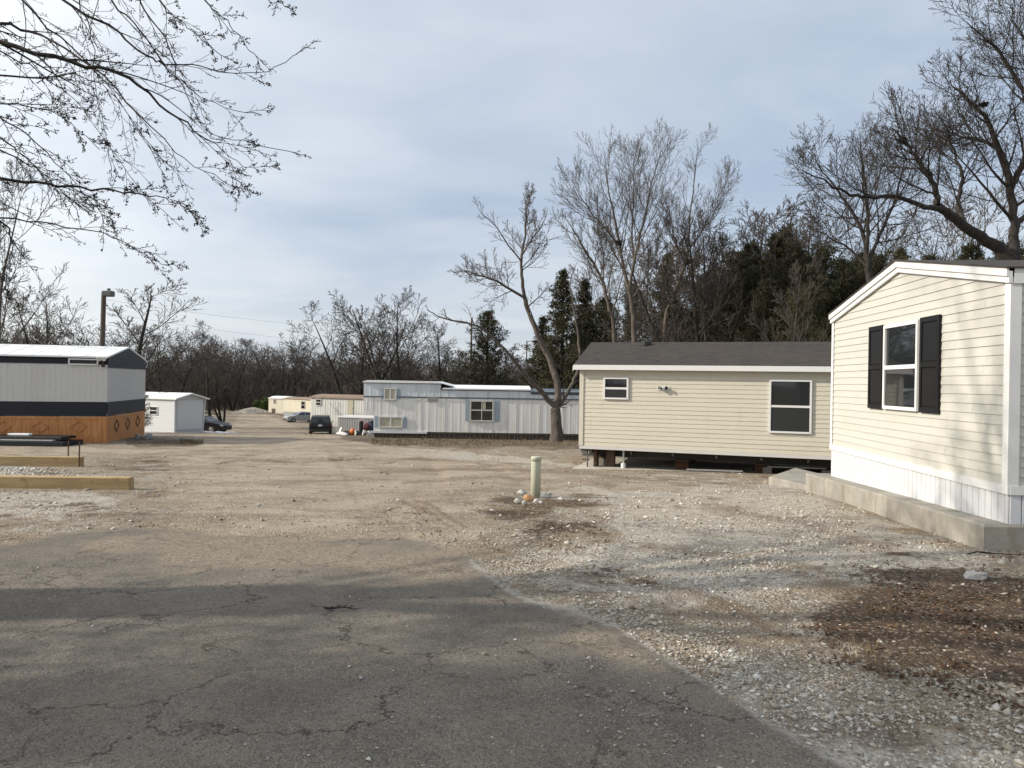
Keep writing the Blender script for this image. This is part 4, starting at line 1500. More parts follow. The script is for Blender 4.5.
car('parked_suv', 'black sport utility vehicle seen from behind, parked before the white trailer', put(321, 66), R(103), 'car_black', suvp, 1.06, 1.9, (-1.4, 1.4), .37, suvw, ((1.08, 1.16), (.6, 1.57)), ((-2.17, 1.14), (-2.01, 1.56)), .95, cat='suv')
car('parked_car', 'silver car parked beside the cream mobile home', put(301, 98), R(215), 'car_silver', sedp, .95, 1.8, (-1.35, 1.35), .33, sedw, ((1.05, 1.0), (.52, 1.32)), ((-1.5, 1.08), (-1.03, 1.36)), .8)
car('parked_car', 'low black car with its nose out from behind the white shed', put(203, 62), R(-10), 'car_black', sedp, .95, 1.8, (-1.35, 1.35), .33, sedw, ((1.05, 1.0), (.52, 1.32)), ((-1.5, 1.08), (-1.03, 1.36)), .8)

# =================================================================== POLES AND WIRES
q = put(99.5, 36)
h = thing('light_pole', 'weathered wooden pole with a flood light behind the grey home', 'light pole', q)
zt = P(101, 292, 36).z - q[2]
MB().cyl((0, 0, -.5), (.12, 0, zt), .14, .11, 14).build('pole', 'pole_wood', h)
b = MB().bar((.1, -.05, zt - .15), (.75, -.35, zt - .1), .07)
b.build('arm', 'lamp_metal', h)
MB().box(.28, .78, -.5, -.15, zt - .26, zt + .02, .04).cyl((.55, -.33, zt + .02), (.55, -.33, zt + .14), .08, n=10).build('lamp_head', 'lamp_metal', h)
MB().box(.32, .74, -.52, -.502, zt - .22, zt - .03).build('lens', 'lamp_metal', h)
ltop = Vector((q[0] + .12, q[1], q[2] + zt - .3))
q = put(525.5, 80)
h = thing('street_lamp', 'thin metal street lamp between the dark cedars', 'street lamp', q)
zt = P(526, 341, 80).z - q[2]
MB().cyl((0, 0, -.3), (0, 0, zt), .11, .07, 10).build('pole', 'lamp_metal', h)
MB().bar((0, 0, zt - .05), (.8, -.3, zt), .07).build('arm', 'lamp_metal', h)
MB().box(.55, 1.1, -.45, -.2, zt - .06, zt + .07, .03).build('lamp_head', 'lamp_metal', h)
q2 = put(640, 130)
for k, (pa, ya, Ya, pb, yb, Yb, lab) in enumerate(((101, 299, 36, 470, 321, 95, 'thin power line running from the light pole across the sky'),
                                                    (101, 312, 36, 470, 338, 95, 'lower thin power line under the upper one from the light pole'))):
    a, c = P(pa, ya, Ya), P(pb, yb, Yb)
    b = MB()
    pts = [a.lerp(c, t / 12) - Vector((0, 0, 1.2 * 4 * (t / 12) * (1 - t / 12))) for t in range(13)]
    for p, r in zip(pts[:-1], pts[1:]):
        b.bar(p, r, .009)
    tag(b.build('power_line', 'black'), lab, 'power line')
h = thing('utility_pole', 'slim utility pole carrying the power lines behind the cedars', 'utility pole', put(470, 95))
MB().cyl((0, 0, -.5), (0, 0, P(470, 318, 95).z - put(470, 95)[2]), .16, .12, 10).build('pole', 'pole_wood', h)

# gravel heap at the end of the road
q = PG(247, 414)
n = 2600
r = np.sqrt(nrng.random(n)); a = nrng.uniform(0, 6.283, n)
hx, hy = r * np.cos(a) * 3.4, r * np.sin(a) * 2.6
v, f = stone_proto()
V = (v[None] * nrng.uniform(.12, .3, (n, 1, 1)) * (1 + nrng.uniform(-.25, .25, (n, 12, 1))) + np.stack([hx, hy, 1.0 * (1 - r ** 1.3)], 1)[:, None])
me = np_mesh('gravel_heap', V.reshape(-1, 3), (f[None] + (np.arange(n) * 12)[:, None, None]).reshape(-1, 3))
at_ = me.attributes.new('tone', 'FLOAT', 'POINT'); at_.data.foreach_set('value', np.repeat(nrng.uniform(.25, .7, n), 12).astype(np.float32))
o = link('gravel_heap', me, 'stones'); o.location = (q.x, q.y + 3, q.z - .1)
tag(o, 'grey gravel heap at the far end of the road', 'gravel heap')

# =================================================================== TREES
class Tubes:
    def __init__(self):
        self.g = {}

    def add(self, pts, rad, k):
        self.g.setdefault((len(pts), k), []).append((pts, rad))

    def count(self):
        return sum(len(v) for v in self.g.values())

    def mesh(self, name):
        Vs, Fs, base = [], [], 0
        for (n, k), lst in self.g.items():
            Pt = np.array([[tuple(p) for p in a] for a, _ in lst], float)
            Rd = np.array([b for _, b in lst], float)
            T = np.gradient(Pt, axis=1)
            T /= np.linalg.norm(T, axis=2, keepdims=True) + 1e-9
            ref = np.where(np.abs(T[:, :1, 2:3]) > .8, np.array([[[1., 0, 0]]]), np.array([[[0, 0, 1.]]]))
            S = np.cross(T, np.broadcast_to(ref, T.shape)); S /= np.linalg.norm(S, axis=2, keepdims=True) + 1e-9
            U = np.cross(S, T)
            a = np.arange(k) * 2 * np.pi / k
            V = Pt[:, :, None] + Rd[:, :, None, None] * (S[:, :, None] * np.cos(a)[None, None, :, None] + U[:, :, None] * np.sin(a)[None, None, :, None])
            m = len(lst)
            i, j = np.meshgrid(np.arange(n - 1), np.arange(k), indexing='ij')
            jn = (j + 1) % k
            F = np.stack([i * k + j, i * k + jn, (i + 1) * k + jn, (i + 1) * k + j], -1).reshape(-1, 4)
            F = (F[None] + (np.arange(m) * n * k)[:, None, None]).reshape(-1, 4) + base
            Vs.append(V.reshape(-1, 3)); Fs.append(F); base += m * n * k
        return np_mesh(name, np.concatenate(Vs), np.concatenate(Fs))


SIDES = (10, 7, 5, 3, 3, 3)


def rv(r):
    return Vector((r.gauss(0, 1), r.gauss(0, 1), r.gauss(0, 1)))


def spawn(tb, r, pts, rad, L, lvl, cfg):
    """side branches of level lvl along a finished branch"""
    if lvl >= len(cfg['n']):
        return
    n = cfg['n'][lvl]
    n = max(1, int(n * r.uniform(.75, 1.25))) if n >= 1 else (1 if r.random() < n else 0)
    t0 = cfg['t0'][lvl]
    az = r.uniform(0, 6.28)
    for k in range(n):
        t = t0 + (1 - t0) * ((k + r.uniform(.1, .9)) / n) ** 1.12
        f = t * (len(pts) - 1)
        i = min(int(f), len(pts) - 2)
        p = pts[i].lerp(pts[i + 1], f - i)
        d = (pts[i + 1] - pts[i]).normalized()
        ra = rad[i] + (rad[i + 1] - rad[i]) * (f - i)
        az += 2.4 + r.uniform(-.6, .6)
        q = d.cross(Vector((0, 0, 1)))
        q = Vector((1, 0, 0)) if q.length < .05 else q.normalized()
        w = q.cross(d)
        side = q * math.cos(az) + w * math.sin(az)
        a = R(cfg['ang'][lvl] * r.uniform(.7, 1.3))
        cd = d * math.cos(a) + side * math.sin(a)
        if 'flat' in cfg:
            cd.z *= cfg['flat']
        cl = L * cfg['len'][lvl] * (1.18 - .8 * t) * r.uniform(.6, 1.25)
        grow(tb, r, p, cd.normalized(), cl, max(cfg['rmin'], ra * cfg['rr'][lvl]), lvl, cfg)


def grow(tb, r, p, d, L, ra, lvl, cfg):
    n = cfg['seg'][lvl]
    pts, rad = [p.copy()], [ra]
    re = max(cfg['rmin'] * .8, ra * cfg['tap'])
    for i in range(n):
        d = (d + rv(r) * cfg['wig'][lvl] + Vector((0, 0, cfg['trop'][lvl]))).normalized()
        p = p + d * (L / n)
        pts.append(p.copy())
        rad.append(ra + (re - ra) * (i + 1) / n)
    tb[0 if lvl < 2 else 1].add(pts, rad, SIDES[lvl])
    if cfg.get('ends') is not None and lvl >= 3:
        cfg['ends'] += pts[1:]
    spawn(tb, r, pts, rad, L, lvl + 1, cfg)


def smooth(pts, rad, per=4, r=None, wob=0.):
    P_, R_ = [], []
    n = len(pts)
    for i in range(n - 1):
        p0, p1, p2, p3 = pts[max(0, i - 1)], pts[i], pts[i + 1], pts[min(n - 1, i + 2)]
        for k in range(per):
            t = k / per
            q = .5 * ((2 * p1) + (p2 - p0) * t + (2 * p0 - 5 * p1 + 4 * p2 - p3) * t * t + (3 * p1 - p0 - 3 * p2 + p3) * t ** 3)
            if r and wob and (i or k):
                q = q + rv(r) * wob
            P_.append(q); R_.append(rad[i] + (rad[i + 1] - rad[i]) * t)
    P_.append(pts[-1]); R_.append(rad[-1])
    return P_, R_


def finish(name, tb, loc, label, cat, group=None, bark='bark', twig='twig'):
    h = thing(name, label, cat, loc, 0, group)
    off = np.array(loc)
    for t, nm, mt in ((tb[0], 'trunk', bark), (tb[1], 'crown', twig)):
        if t.count():
            me = t.mesh(nm)
            link(nm, me, mt, h, True)
    return h


CFG = dict(n=[0, 13, 8, 7, 3], t0=[0, .22, .15, .12, .2], ang=[0, 44, 38, 36, 38], len=[0, .52, .55, .58, .5], rr=[1, .42, .45, .5, .6],
           seg=[10, 8, 6, 4, 3], wig=[.04, .06, .06, .06, .08], trop=[.03, .07, .06, .05, .04], tap=.14, rmin=.006)


def bare_proto(seed, H=12., r0=.2, name='bare_tree', bark='bark', twig='twig', forks=1, **kw):
    r = random.Random(seed)
    cfg = dict(CFG); cfg.update(kw)
    tb = (Tubes(), Tubes())
    for k in range(forks):
        d = Vector((r.gauss(0, .22) if forks > 1 else r.gauss(0, .05), r.gauss(0, .22) if forks > 1 else r.gauss(0, .05), 1)).normalized()
        grow(tb, r, Vector((r.gauss(0, .1) * (forks > 1), r.gauss(0, .1) * (forks > 1), -.4)), d, H * r.uniform(.8, .95), r0 * (1 if forks == 1 else .75), 0, cfg)
    return finish(name, tb, (0, 0, 0), 'x', 'tree', None, bark, twig)


def guided(name, label, cat, limbs, seed, bark, twig, cfg, group=None, base=None, pervar=.0, slim=.62):
    """limbs: (points, radii, level at which side branches start, reach of side branches)"""
    r = random.Random(seed)
    tb = (Tubes(), Tubes())
    for pts, rad, lvl, reach in limbs:
        pts = [p - base for p in pts]
        rad = [q * (slim if k or lvl < 9 else (.8 if slim < .8 else 1)) if q > .02 else q for k, q in enumerate(rad)] if len(rad) > 3 or lvl < 9 else rad
        p_, r_ = smooth(pts, rad, 4, r, pervar)
        tb[0 if max(rad) > .035 else 1].add(p_, r_, 9 if max(rad) > .08 else 5)
        if reach:
            spawn(tb, r, p_, r_, reach, lvl, cfg)
    return finish(name, tb, base, label, cat, group, bark, twig)


def pl(pts, Y, dy=None):
    """outline of a limb: image columns and rows at its own distance, with the depth wandering"""
    return [P(p[0], p[1], Y + (p[2] if len(p) > 2 else 0)) for p in pts]


def little_twig(name, L, seed):
    r = random.Random(seed)
    tb = Tubes()
    pts = [Vector((-L / 2 + L * k / 6, r.gauss(0, L * .035), .012 + abs(r.gauss(0, .01)))) for k in range(7)]
    tb.add(pts, [.008, .0075, .007, .006, .005, .004, .002], 6)
    for k in (1, 2, 3, 4):
        e = pts[k] + Vector((L * r.uniform(.1, .2), r.choice((-1, 1)) * L * r.uniform(.06, .16), r.uniform(0, .03)))
        tb.add([pts[k], (pts[k] + e) / 2 + Vector((0, r.gauss(0, .008), .004)), e], [.005, .004, .0015], 5)
    return link(name, tb.mesh(name), 'bark_dark')
q = PG(342, 611); o = little_twig('twig', .26, 4); o.location = q; tag(o, 'small dead twig lying on the cracked asphalt', 'twig')
q = PG(1004, 556); o = little_twig('stick', .8, 9); o.location = q; tag(o, 'dead stick lying below the edge of the raised slab', 'stick')

# ---- the leaning tree before the long trailer
Y = 33.5
b0 = put(557, Y)
B0 = Vector(b0)
base = P(557, 443, Y); base.z = b0[2] - .3
fork = P(555.5, 409, Y)
T1 = dict(CFG, n=[0, 12, 8, 6, 2], len=[0, .5, .52, .56, .5], ang=[0, 46, 42, 40, 40], wig=[.05, .10, .11, .10, .1], t0=[0, .2, .1, .1, .2], rmin=.0078)
limbs = [([base, P(556.6, 428, Y), fork], [.38, .27, .235], 9, 0),
         ([base.lerp(fork, .72), fork] + pl([(545, 396, -.2), (530, 380, -.5), (517, 365, -.9), (507, 352, -1.2)], Y), [.2, .17, .14, .12, .10, .075], 9, 0),
         ([P(507, 352, Y - 1.2)] + pl([(494, 338, -1.5), (478, 326, -1.7), (456, 321, -1.9), (440, 317, -2.2), (427, 309, -2.3)], Y), [.075, .06, .05, .045, .035, .015], 2, 2.2),
         ([base.lerp(fork, .72), fork] + pl([(558, 393, .2), (556, 378, .3), (548, 356, .5), (539, 337, .4), (530, 315, .3), (524.5, 297, .2)], Y), [.24, .20, .185, .175, .165, .15, .13, .12], 9, 0),
         ([P(524.5, 297, Y + .2)] + pl([(521.5, 275, .1), (522, 255, .2), (525, 235, .5), (526, 215, .6), (531, 193, .5)], Y), [.10, .085, .07, .055, .04, .012], 1, 4.6),
         ([P(524.5, 297, Y + .2)] + pl([(511, 290, -.3), (497, 281, -.8), (481, 276, -1.1), (463, 270, -1.3)], Y), [.085, .07, .055, .04, .012], 1, 4.2),
         ([P(521.5, 262, Y + .1)] + pl([(508, 245, -.2), (497, 228, -.4), (485, 216, -.5), (478, 208, -.5)], Y), [.05, .04, .03, .02, .01], 2, 2.6),
         ([P(522, 255, Y + .2)] + pl([(533, 238, .6), (543, 224, .9), (548, 208, 1.1)], Y), [.045, .035, .025, .01], 2, 2.4),
         ([P(528, 307, Y + .3)] + pl([(540, 296, 1), (548, 287, 1.5)], Y), [.04, .03, .012], 2, 1.6),
         ([base.lerp(fork, .72), fork] + pl([(563, 400, .4), (571, 386, .8), (577, 372, 1.1), (580, 356, 1.3), (577, 330, 1.5), (572, 300, 1.6), (571, 280, 1.8), (577, 262, 2)], Y), [.18, .14, .12, .10, .085, .075, .06, .045, .03, .01], 2, 2.0)]
guided('bare_tree', 'forked grey bare tree leaning left in front of the long grey mobile home', 'tree', limbs, 5, 'bark', 'twig_tan', T1, None, Vector(b0), .015, .86)

def P2(px, py, Y): return P(px, 340 - (340 - py) * .92, Y)
def pl2(pts, Y): return pl([(p[0], 340 - (340 - p[1]) * .92) + tuple(p[2:]) for p in pts], Y)


# ---- three tall bare trees behind the middle house
T2 = dict(CFG, n=[0, 17, 8, 7, 1.2], len=[0, .50, .56, .58, .5], ang=[0, 36, 30, 30, 36], trop=[0, .10, .05, .03, .02], t0=[0, .18, .12, .1, .2], rmin=.0065)
Y = 42
q = Vector(put(636, Y))
limbs = [([q - Vector((0, 0, .4))] +  pl2([(634, 330), (632, 305), (629, 285)], Y), [.30, .24, .22, .20], 9, 0),
         ([P2(629, 285, Y)] +  pl2([(623, 262, .3), (620, 238, .5), (614, 205, .6), (608, 172, .7), (605, 142, .8)], Y), [.17, .15, .13, .10, .06, .012], 1, 9.5),
         ([P2(620, 238, Y + .5)] +  pl2([(608, 222, -.2), (594, 206, -.5), (580, 184, -.8), (572, 166, -1)], Y), [.10, .085, .06, .04, .012], 1, 6.5),
         ([P2(629, 285, Y)] +  pl2([(634, 255, -.4), (641, 222, -.7), (648, 190, -.6), (654, 160, -.5), (661, 134, -.4)], Y), [.15, .13, .11, .085, .05, .012], 1, 9),
         ([P2(634, 255, Y - .4)] +  pl2([(632, 225, .2), (633, 195, .6), (634, 165, .8), (633, 138, 1)], Y), [.10, .085, .065, .04, .012], 1, 7),
         ([P2(631, 298, Y)] +  pl2([(641, 280, .8), (650, 262, 1.2), (658, 240, 1.4), (664, 215, 1.5)], Y), [.08, .07, .05, .035, .012], 1, 5)]
guided('bare_tree', 'tallest many-forked bare tree rising above the ridge of the tan home', 'tree', limbs, 8, 'bark_tan', 'twig_tan', T2, None, q, .02)
Y = 39
q = Vector(put(617, Y))
limbs = [([q - Vector((0, 0, .4))] +  pl2([(614, 330), (609, 305, .1), (603, 279, .2), (596, 262, .3), (587, 245, .3), (577, 228, .2), (566, 208, 0)], Y), [.2, .17, .15, .135, .12, .10, .07, .012], 1, 6.5),
         ([P2(603, 279, Y + .2)] +  pl2([(604, 255, .8), (601, 235, 1), (597, 215, 1.2)], Y), [.07, .055, .035, .012], 1, 4.5)]
guided('bare_tree', 'slim bare tree leaning left beside the tallest bare tree', 'tree', limbs, 9, 'bark_tan', 'twig_tan', T2, None, q, .02)
Y = 45
q = Vector(put(661, Y))
limbs = [([q - Vector((0, 0, .4))] +  pl2([(665, 325), (671, 300), (678, 279), (685, 258, .2), (688, 235, .3), (690, 205, .4), (694, 170, .5), (698, 128, .4)], Y), [.24, .20, .18, .165, .15, .12, .09, .05, .012], 1, 8.5),
         ([P2(685, 258, Y + .2)] +  pl2([(676, 235, -.4), (671, 212, -.6), (668, 190, -.7)], Y), [.08, .065, .04, .012], 1, 5),
         ([P2(687, 245, Y + .3)] +  pl2([(700, 225, .9), (713, 203, 1.2), (722, 183, 1.3), (728, 160, 1.3)], Y), [.09, .075, .055, .035, .012], 1, 6.5),
         ([P2(675, 288, Y)] +  pl2([(690, 268, .5), (706, 250, .8), (724, 236, 1)], Y), [.07, .06, .04, .012], 1, 5)]
guided('bare_tree', 'tall bare tree curving right, rightmost of the three above the tan home', 'tree', limbs, 10, 'bark_tan', 'twig_tan', T2, None, q, .02)

# ---- right: arching tree over the cream home, spreading tree left of it
T3 = dict(CFG, n=[0, 14, 9, 7, 1.4], len=[0, .6, .56, .58, .5], ang=[0, 48, 40, 38, 38], wig=[.05, .08, .08, .07, .08], trop=[0, .08, .06, .05, .03], t0=[0, .15, .15, .15, .2], rmin=.0075)
Y = 26
q = Vector(put(1062, Y))
limbs = [([q - Vector((0, 0, .4)), P(1052, 330, Y), P(1035, 290, Y), P(1012, 262, Y)], [.42, .36, .33, .30], 9, 0),
         ([P(1012, 262, Y)] + pl([(990, 243), (968, 229, -.2), (950, 216, -.4), (936, 205, -.6)], Y), [.25, .22, .19, .165, .14], 9, 0),
         ([P(936, 205, Y - .6)] + pl([(935, 190, -.7), (926, 172, -.8), (914, 155, -1), (903, 142, -1.1), (890, 128, -1.2)], Y), [.12, .105, .09, .075, .05, .012], 1, 5),
         ([P(940, 209, Y - .6)] + pl([(918, 205, -1), (895, 196, -1.4), (868, 197, -1.8), (845, 192, -2.1), (822, 180, -2.3), (802, 170, -2.4)], Y), [.11, .09, .075, .06, .045, .03, .01], 1, 5),
         ([P(968, 229, Y - .2)] + pl([(958, 205, .6), (962, 180, 1), (955, 155, 1.4), (947, 132, 1.6), (935, 112, 1.8)], Y), [.10, .085, .07, .05, .035, .012], 1, 5),
         ([P(1012, 262, Y)] + pl([(1014, 225, .3), (1010, 185, .5), (1000, 150, .6), (985, 118, .5), (965, 98, .4), (950, 82, .3)], Y), [.20, .17, .14, .11, .08, .05, .012], 1, 6),
         ([P(1010, 185, Y + .5)] + pl([(1025, 160, 0), (1035, 125, -.4), (1020, 85, -.6), (998, 52, -.7), (980, 36, -.8), (966, 22, -.9)], Y), [.13, .11, .09, .075, .055, .035, .01], 1, 5.5),
         ([P(1035, 125, Y - .4)] + pl([(1048, 95, -.8), (1040, 62, -1), (1022, 36, -1.2), (1008, 10, -1.3)], Y), [.09, .075, .055, .035, .01], 1, 5),
         ([P(1000, 150, Y + .6)] + pl([(982, 140, .9), (962, 138, 1.2), (945, 146, 1.4)], Y), [.07, .055, .035, .01], 1, 4),
         ([P(1014, 225, Y + .3)] + pl([(1034, 205, 1), (1052, 170, 1.5), (1062, 130, 1.8)], Y), [.12, .1, .07, .02], 1, 6)]
guided('bare_tree', 'dark bare tree arching left over the roof of the cream home at the right edge', 'tree', limbs, 12, 'bark_dark', 'twig', T3, None, q, .03, .92)
Y = 34
q = Vector(put(872, Y))
limbs = [([q - Vector((0, 0, .4))] + pl([(871, 300), (868, 270), (866, 255)], Y), [.26, .2, .17, .16], 9, 0),
         ([P(866, 255, Y)] + pl([(862, 232), (852, 212, .2), (838, 192, .4), (822, 172, .5), (812, 152, .6)], Y), [.12, .105, .085, .06, .04, .012], 1, 6),
         ([P(866, 255, Y)] + pl([(868, 225, -.3), (866, 195, -.5), (862, 165, -.6), (860, 135, -.6)], Y), [.12, .10, .075, .05, .012], 1, 6.5),
         ([P(867, 262, Y)] + pl([(880, 235, .4), (893, 205, .7), (902, 172, .9), (908, 145, 1)], Y), [.11, .09, .07, .04, .012], 1, 6),
         ([P(868, 268, Y)] + pl([(848, 248, .5), (830, 238, .9), (812, 228, 1.2)], Y), [.08, .065, .045, .012], 1, 4.5)]
guided('bare_tree', 'spreading bare tree standing behind the cream home gable, dark woods below it', 'tree', limbs, 13, 'bark_dark', 'twig', T3, None, q, .02, .85)

# ---- birds' nests
for px, py, Y, s, lab in ((902, 140.5, 24.9, .2, 'dark round nest of twigs high in the arching tree'), (983, 105, 26.5, .16, 'small dark nest of twigs near the right edge high in the arching tree'),
                          (690, 262, 45.1, .32, 'dark clump of twigs in the fork of the rightmost tall bare tree'), (619, 243, 42.4, .28, 'dark clump of twigs in the crotch of the tallest bare tree')):
    r = random.Random(int(px))
    tb = Tubes()
    for _ in range(110):
        d = rv(r).normalized(); p = Vector((d.x, d.y, d.z * .6)) * s * r.uniform(.2, .9)
        e = rv(r).normalized() * s * .55
        tb.add([p - e, p + rv(r) * .02, p + e], [.010, .012, .008], 3)
    o = link('bird_nest', tb.mesh('bird_nest'), 'bark_dark'); o.location = P(px, py, Y); tag(o, lab, 'nest')

# ---- overhanging maple whose trunk stands left of the camera
TM = dict(CFG, n=[0, 9, 12, 6, 2], len=[0, .5, .6, .42, .45], ang=[0, 26, 23, 32, 40], trop=[0, -.03, -.035, .05, .16], wig=[.05, .05, .05, .08, .12], t0=[0, .08, .03, .08, .15], rr=[1, .5, .5, .6, .7], seg=[10, 8, 8, 5, 4], rmin=.0030, tap=.3)
base = Vector((-8.6, 4.75, 0)); base.z = G(-8.6, 4.75)
cr = base + Vector((0, 0, 3.8))
def ml(pts, Y, r0, reach, lvl=2, start=None, z=0.):
    w = [P(p[0], p[1], Y + (p[2] if len(p) > 2 else 0)) for p in pts]
    a = start or (cr + Vector((.2, .1, z)))
    m = a.lerp(w[0], .5) + Vector((0, 0, .5))
    pp = [a, m] + w
    k = len(pp) - 1
    return (pp, [r0 * (1.9 - .9 * min(1, i / 2)) if i < 2 else max(.0040, r0 * .92 * (1 - (i - 2) / (k - 2 + .01)) ** 1.15) for i in range(k + 1)], lvl, reach)
limbs = [([base - Vector((0, 0, .4)), base + Vector((0, 0, .8)), base + Vector((.05, 0, 2.6)), cr], [.62, .50, .45, .42], 9, 0),
         ml([(-60, 22), (0, 42), (70, 63), (128, 79, .1), (168, 112, .2), (204, 136, .3), (228, 155, .35), (247, 168, .4)], 7.6, .034, 2.3, z=.2),
         ml([(-40, 10), (0, 24), (42, 36), (92, 66, -.2), (140, 114, -.3), (185, 160, -.3), (212, 176, -.3), (240, 192, -.2)], 8.2, .022, 2.1, z=.5),
         ml([(-30, -40), (22, 0), (50, 29), (91, 66, .3), (118, 100, .4), (150, 150, .5), (180, 172, .5)], 8.8, .018, 2.1, z=.8),
         ml([(10, -50), (62, 0), (109, 26), (146, 55), (166, 65, .1), (200, 67, .2), (237, 75, .2), (268, 71, .3), (298, 54, .4)], 7.9, .02, 1.7, z=1.),
         ml([(-60, 176), (0, 180), (47, 184), (91, 189, .1), (133, 193, .1), (165, 199, .2), (184, 207, .2), (199, 217, .2)], 7.2, .022, 1.5, z=-.2),
         ml([(-60, 212), (0, 217), (55, 226), (98, 231, .2), (125, 243, .3), (148, 256, .4), (173, 270, .5)], 8.4, .014, 1.4, z=-.3),
         ml([(170, -60), (204, 0), (219, 15), (234, 30, .1), (250, 50, .1), (264, 72, .2)], 7.4, .012, .9, z=1.6),
         ml([(130, -60), (160, 0), (176, 18), (192, 30, .1), (206, 40, .1), (222, 60, .2)], 7.9, .012, 1.0, z=1.6),
         ml([(240, -40), (262, -8), (277, 0), (288, 9), (296, 15)], 7.6, .008, .4, z=1.6),
         ml([(-40, 90), (0, 118), (30, 136), (62, 170, .2), (90, 200, .3), (108, 225, .4)], 8.0, .014, 1.5, z=.1),
         ml([(-30, 60), (0, 75), (50, 78), (75, 74, -.2), (110, 92, -.2), (140, 130, -.1), (165, 175, 0)], 8.6, .016, 1.8, z=.3),
         ml([(80, -60), (112, 0), (140, 30), (170, 70, .2), (195, 92, .3), (225, 108, .3), (262, 115, .3)], 8.4, .015, 1.7, z=1.2),
         ml([(40, -60), (78, 0), (92, 40, .2), (96, 90, .4), (106, 140, .5), (112, 170, .5)], 8.9, .012, 1.6, z=1.2),
         ml([(-30, 140), (0, 150), (36, 170), (58, 190, .2), (80, 205, .3)], 7.4, .014, 1.3, z=-.1),
         ml([(120, -60), (140, 0), (165, 40), (182, 85, .1), (205, 130, .2), (245, 142, .2), (300, 155, .3)], 8.0, .013, 1.2, z=1.3),
         ml([(-60, 30), (0, 52), (40, 72, .2), (84, 112, .3), (120, 160, .4), (150, 205, .4)], 8.5, .013, 1.6, z=.3),
         ml([(-60, 100), (0, 104), (36, 108, .1), (70, 122, .2), (100, 150, .3)], 7.9, .012, 1.4, z=.2),
         ml([(-60, 120), (0, 138), (24, 156), (46, 178, .2), (70, 196, .3), (96, 205, .3)], 7.7, .013, 1.3, z=0.),
         ml([(-20, 210), (12, 240, .2), (8, 262, .3), (3, 290, .4)], 9.2, .016, 1.4, z=-.5)]
up = dict(CFG, n=[0, 12, 9, 6], len=[0, .55, .5, .5])
TM['ends'] = []
r = random.Random(21)
tb = (Tubes(), Tubes())
for pts, rad, lvl, reach in limbs:
    p_, r_ = smooth([p - base for p in pts], rad, 4, r, .012)
    tb[0 if max(rad) > .2 else 0].add(p_, r_, 9 if max(rad) > .2 else 6)
    if reach:
        k = 5
        spawn(tb, r, p_[k:], r_[k:], reach * .8, lvl, TM)
buds = [p for p in TM['ends'] if r.random() < (.75 if vnoise(np.array(p.x * 1.7 + p.z), np.array(p.y * 1.7 + p.z * 1.3), 3) > .5 else .10)]
for k in range(5):      # the part of the crown above and beyond the frame
    a = k * 1.25 + .4
    d = Vector((math.cos(a) * .55, math.sin(a) * .55, 1)).normalized()
    grow(tb, r, cr - base - Vector((0, 0, .2)), d, 8.2, .115, 0, dict(CFG, n=[0, 10, 7, 5, 1], rmin=.007, rr=[1, .5, .5, .5, .6]))
h = finish('maple_tree', tb, base, 'big bare maple reaching in from the left edge with budded drooping branches', 'tree', None, 'bark_dark', 'bark_dark')
v, f = stone_proto()
n = len(buds)
Pt = np.repeat(np.array([tuple(p) for p in buds]), 2, 0) + nrng.normal(0, .011, (2 * n, 3))
V = (v[None] * nrng.uniform(.0038, .0078, (2 * n, 1, 1)) * (1 + nrng.uniform(-.3, .3, (2 * n, 12, 1))) + Pt[:, None]).reshape(-1, 3)
F = (f[None] + (np.arange(2 * n) * 12)[:, None, None]).reshape(-1, 3)
link('buds', np_mesh('buds', V, F), 'bark_dark', h)

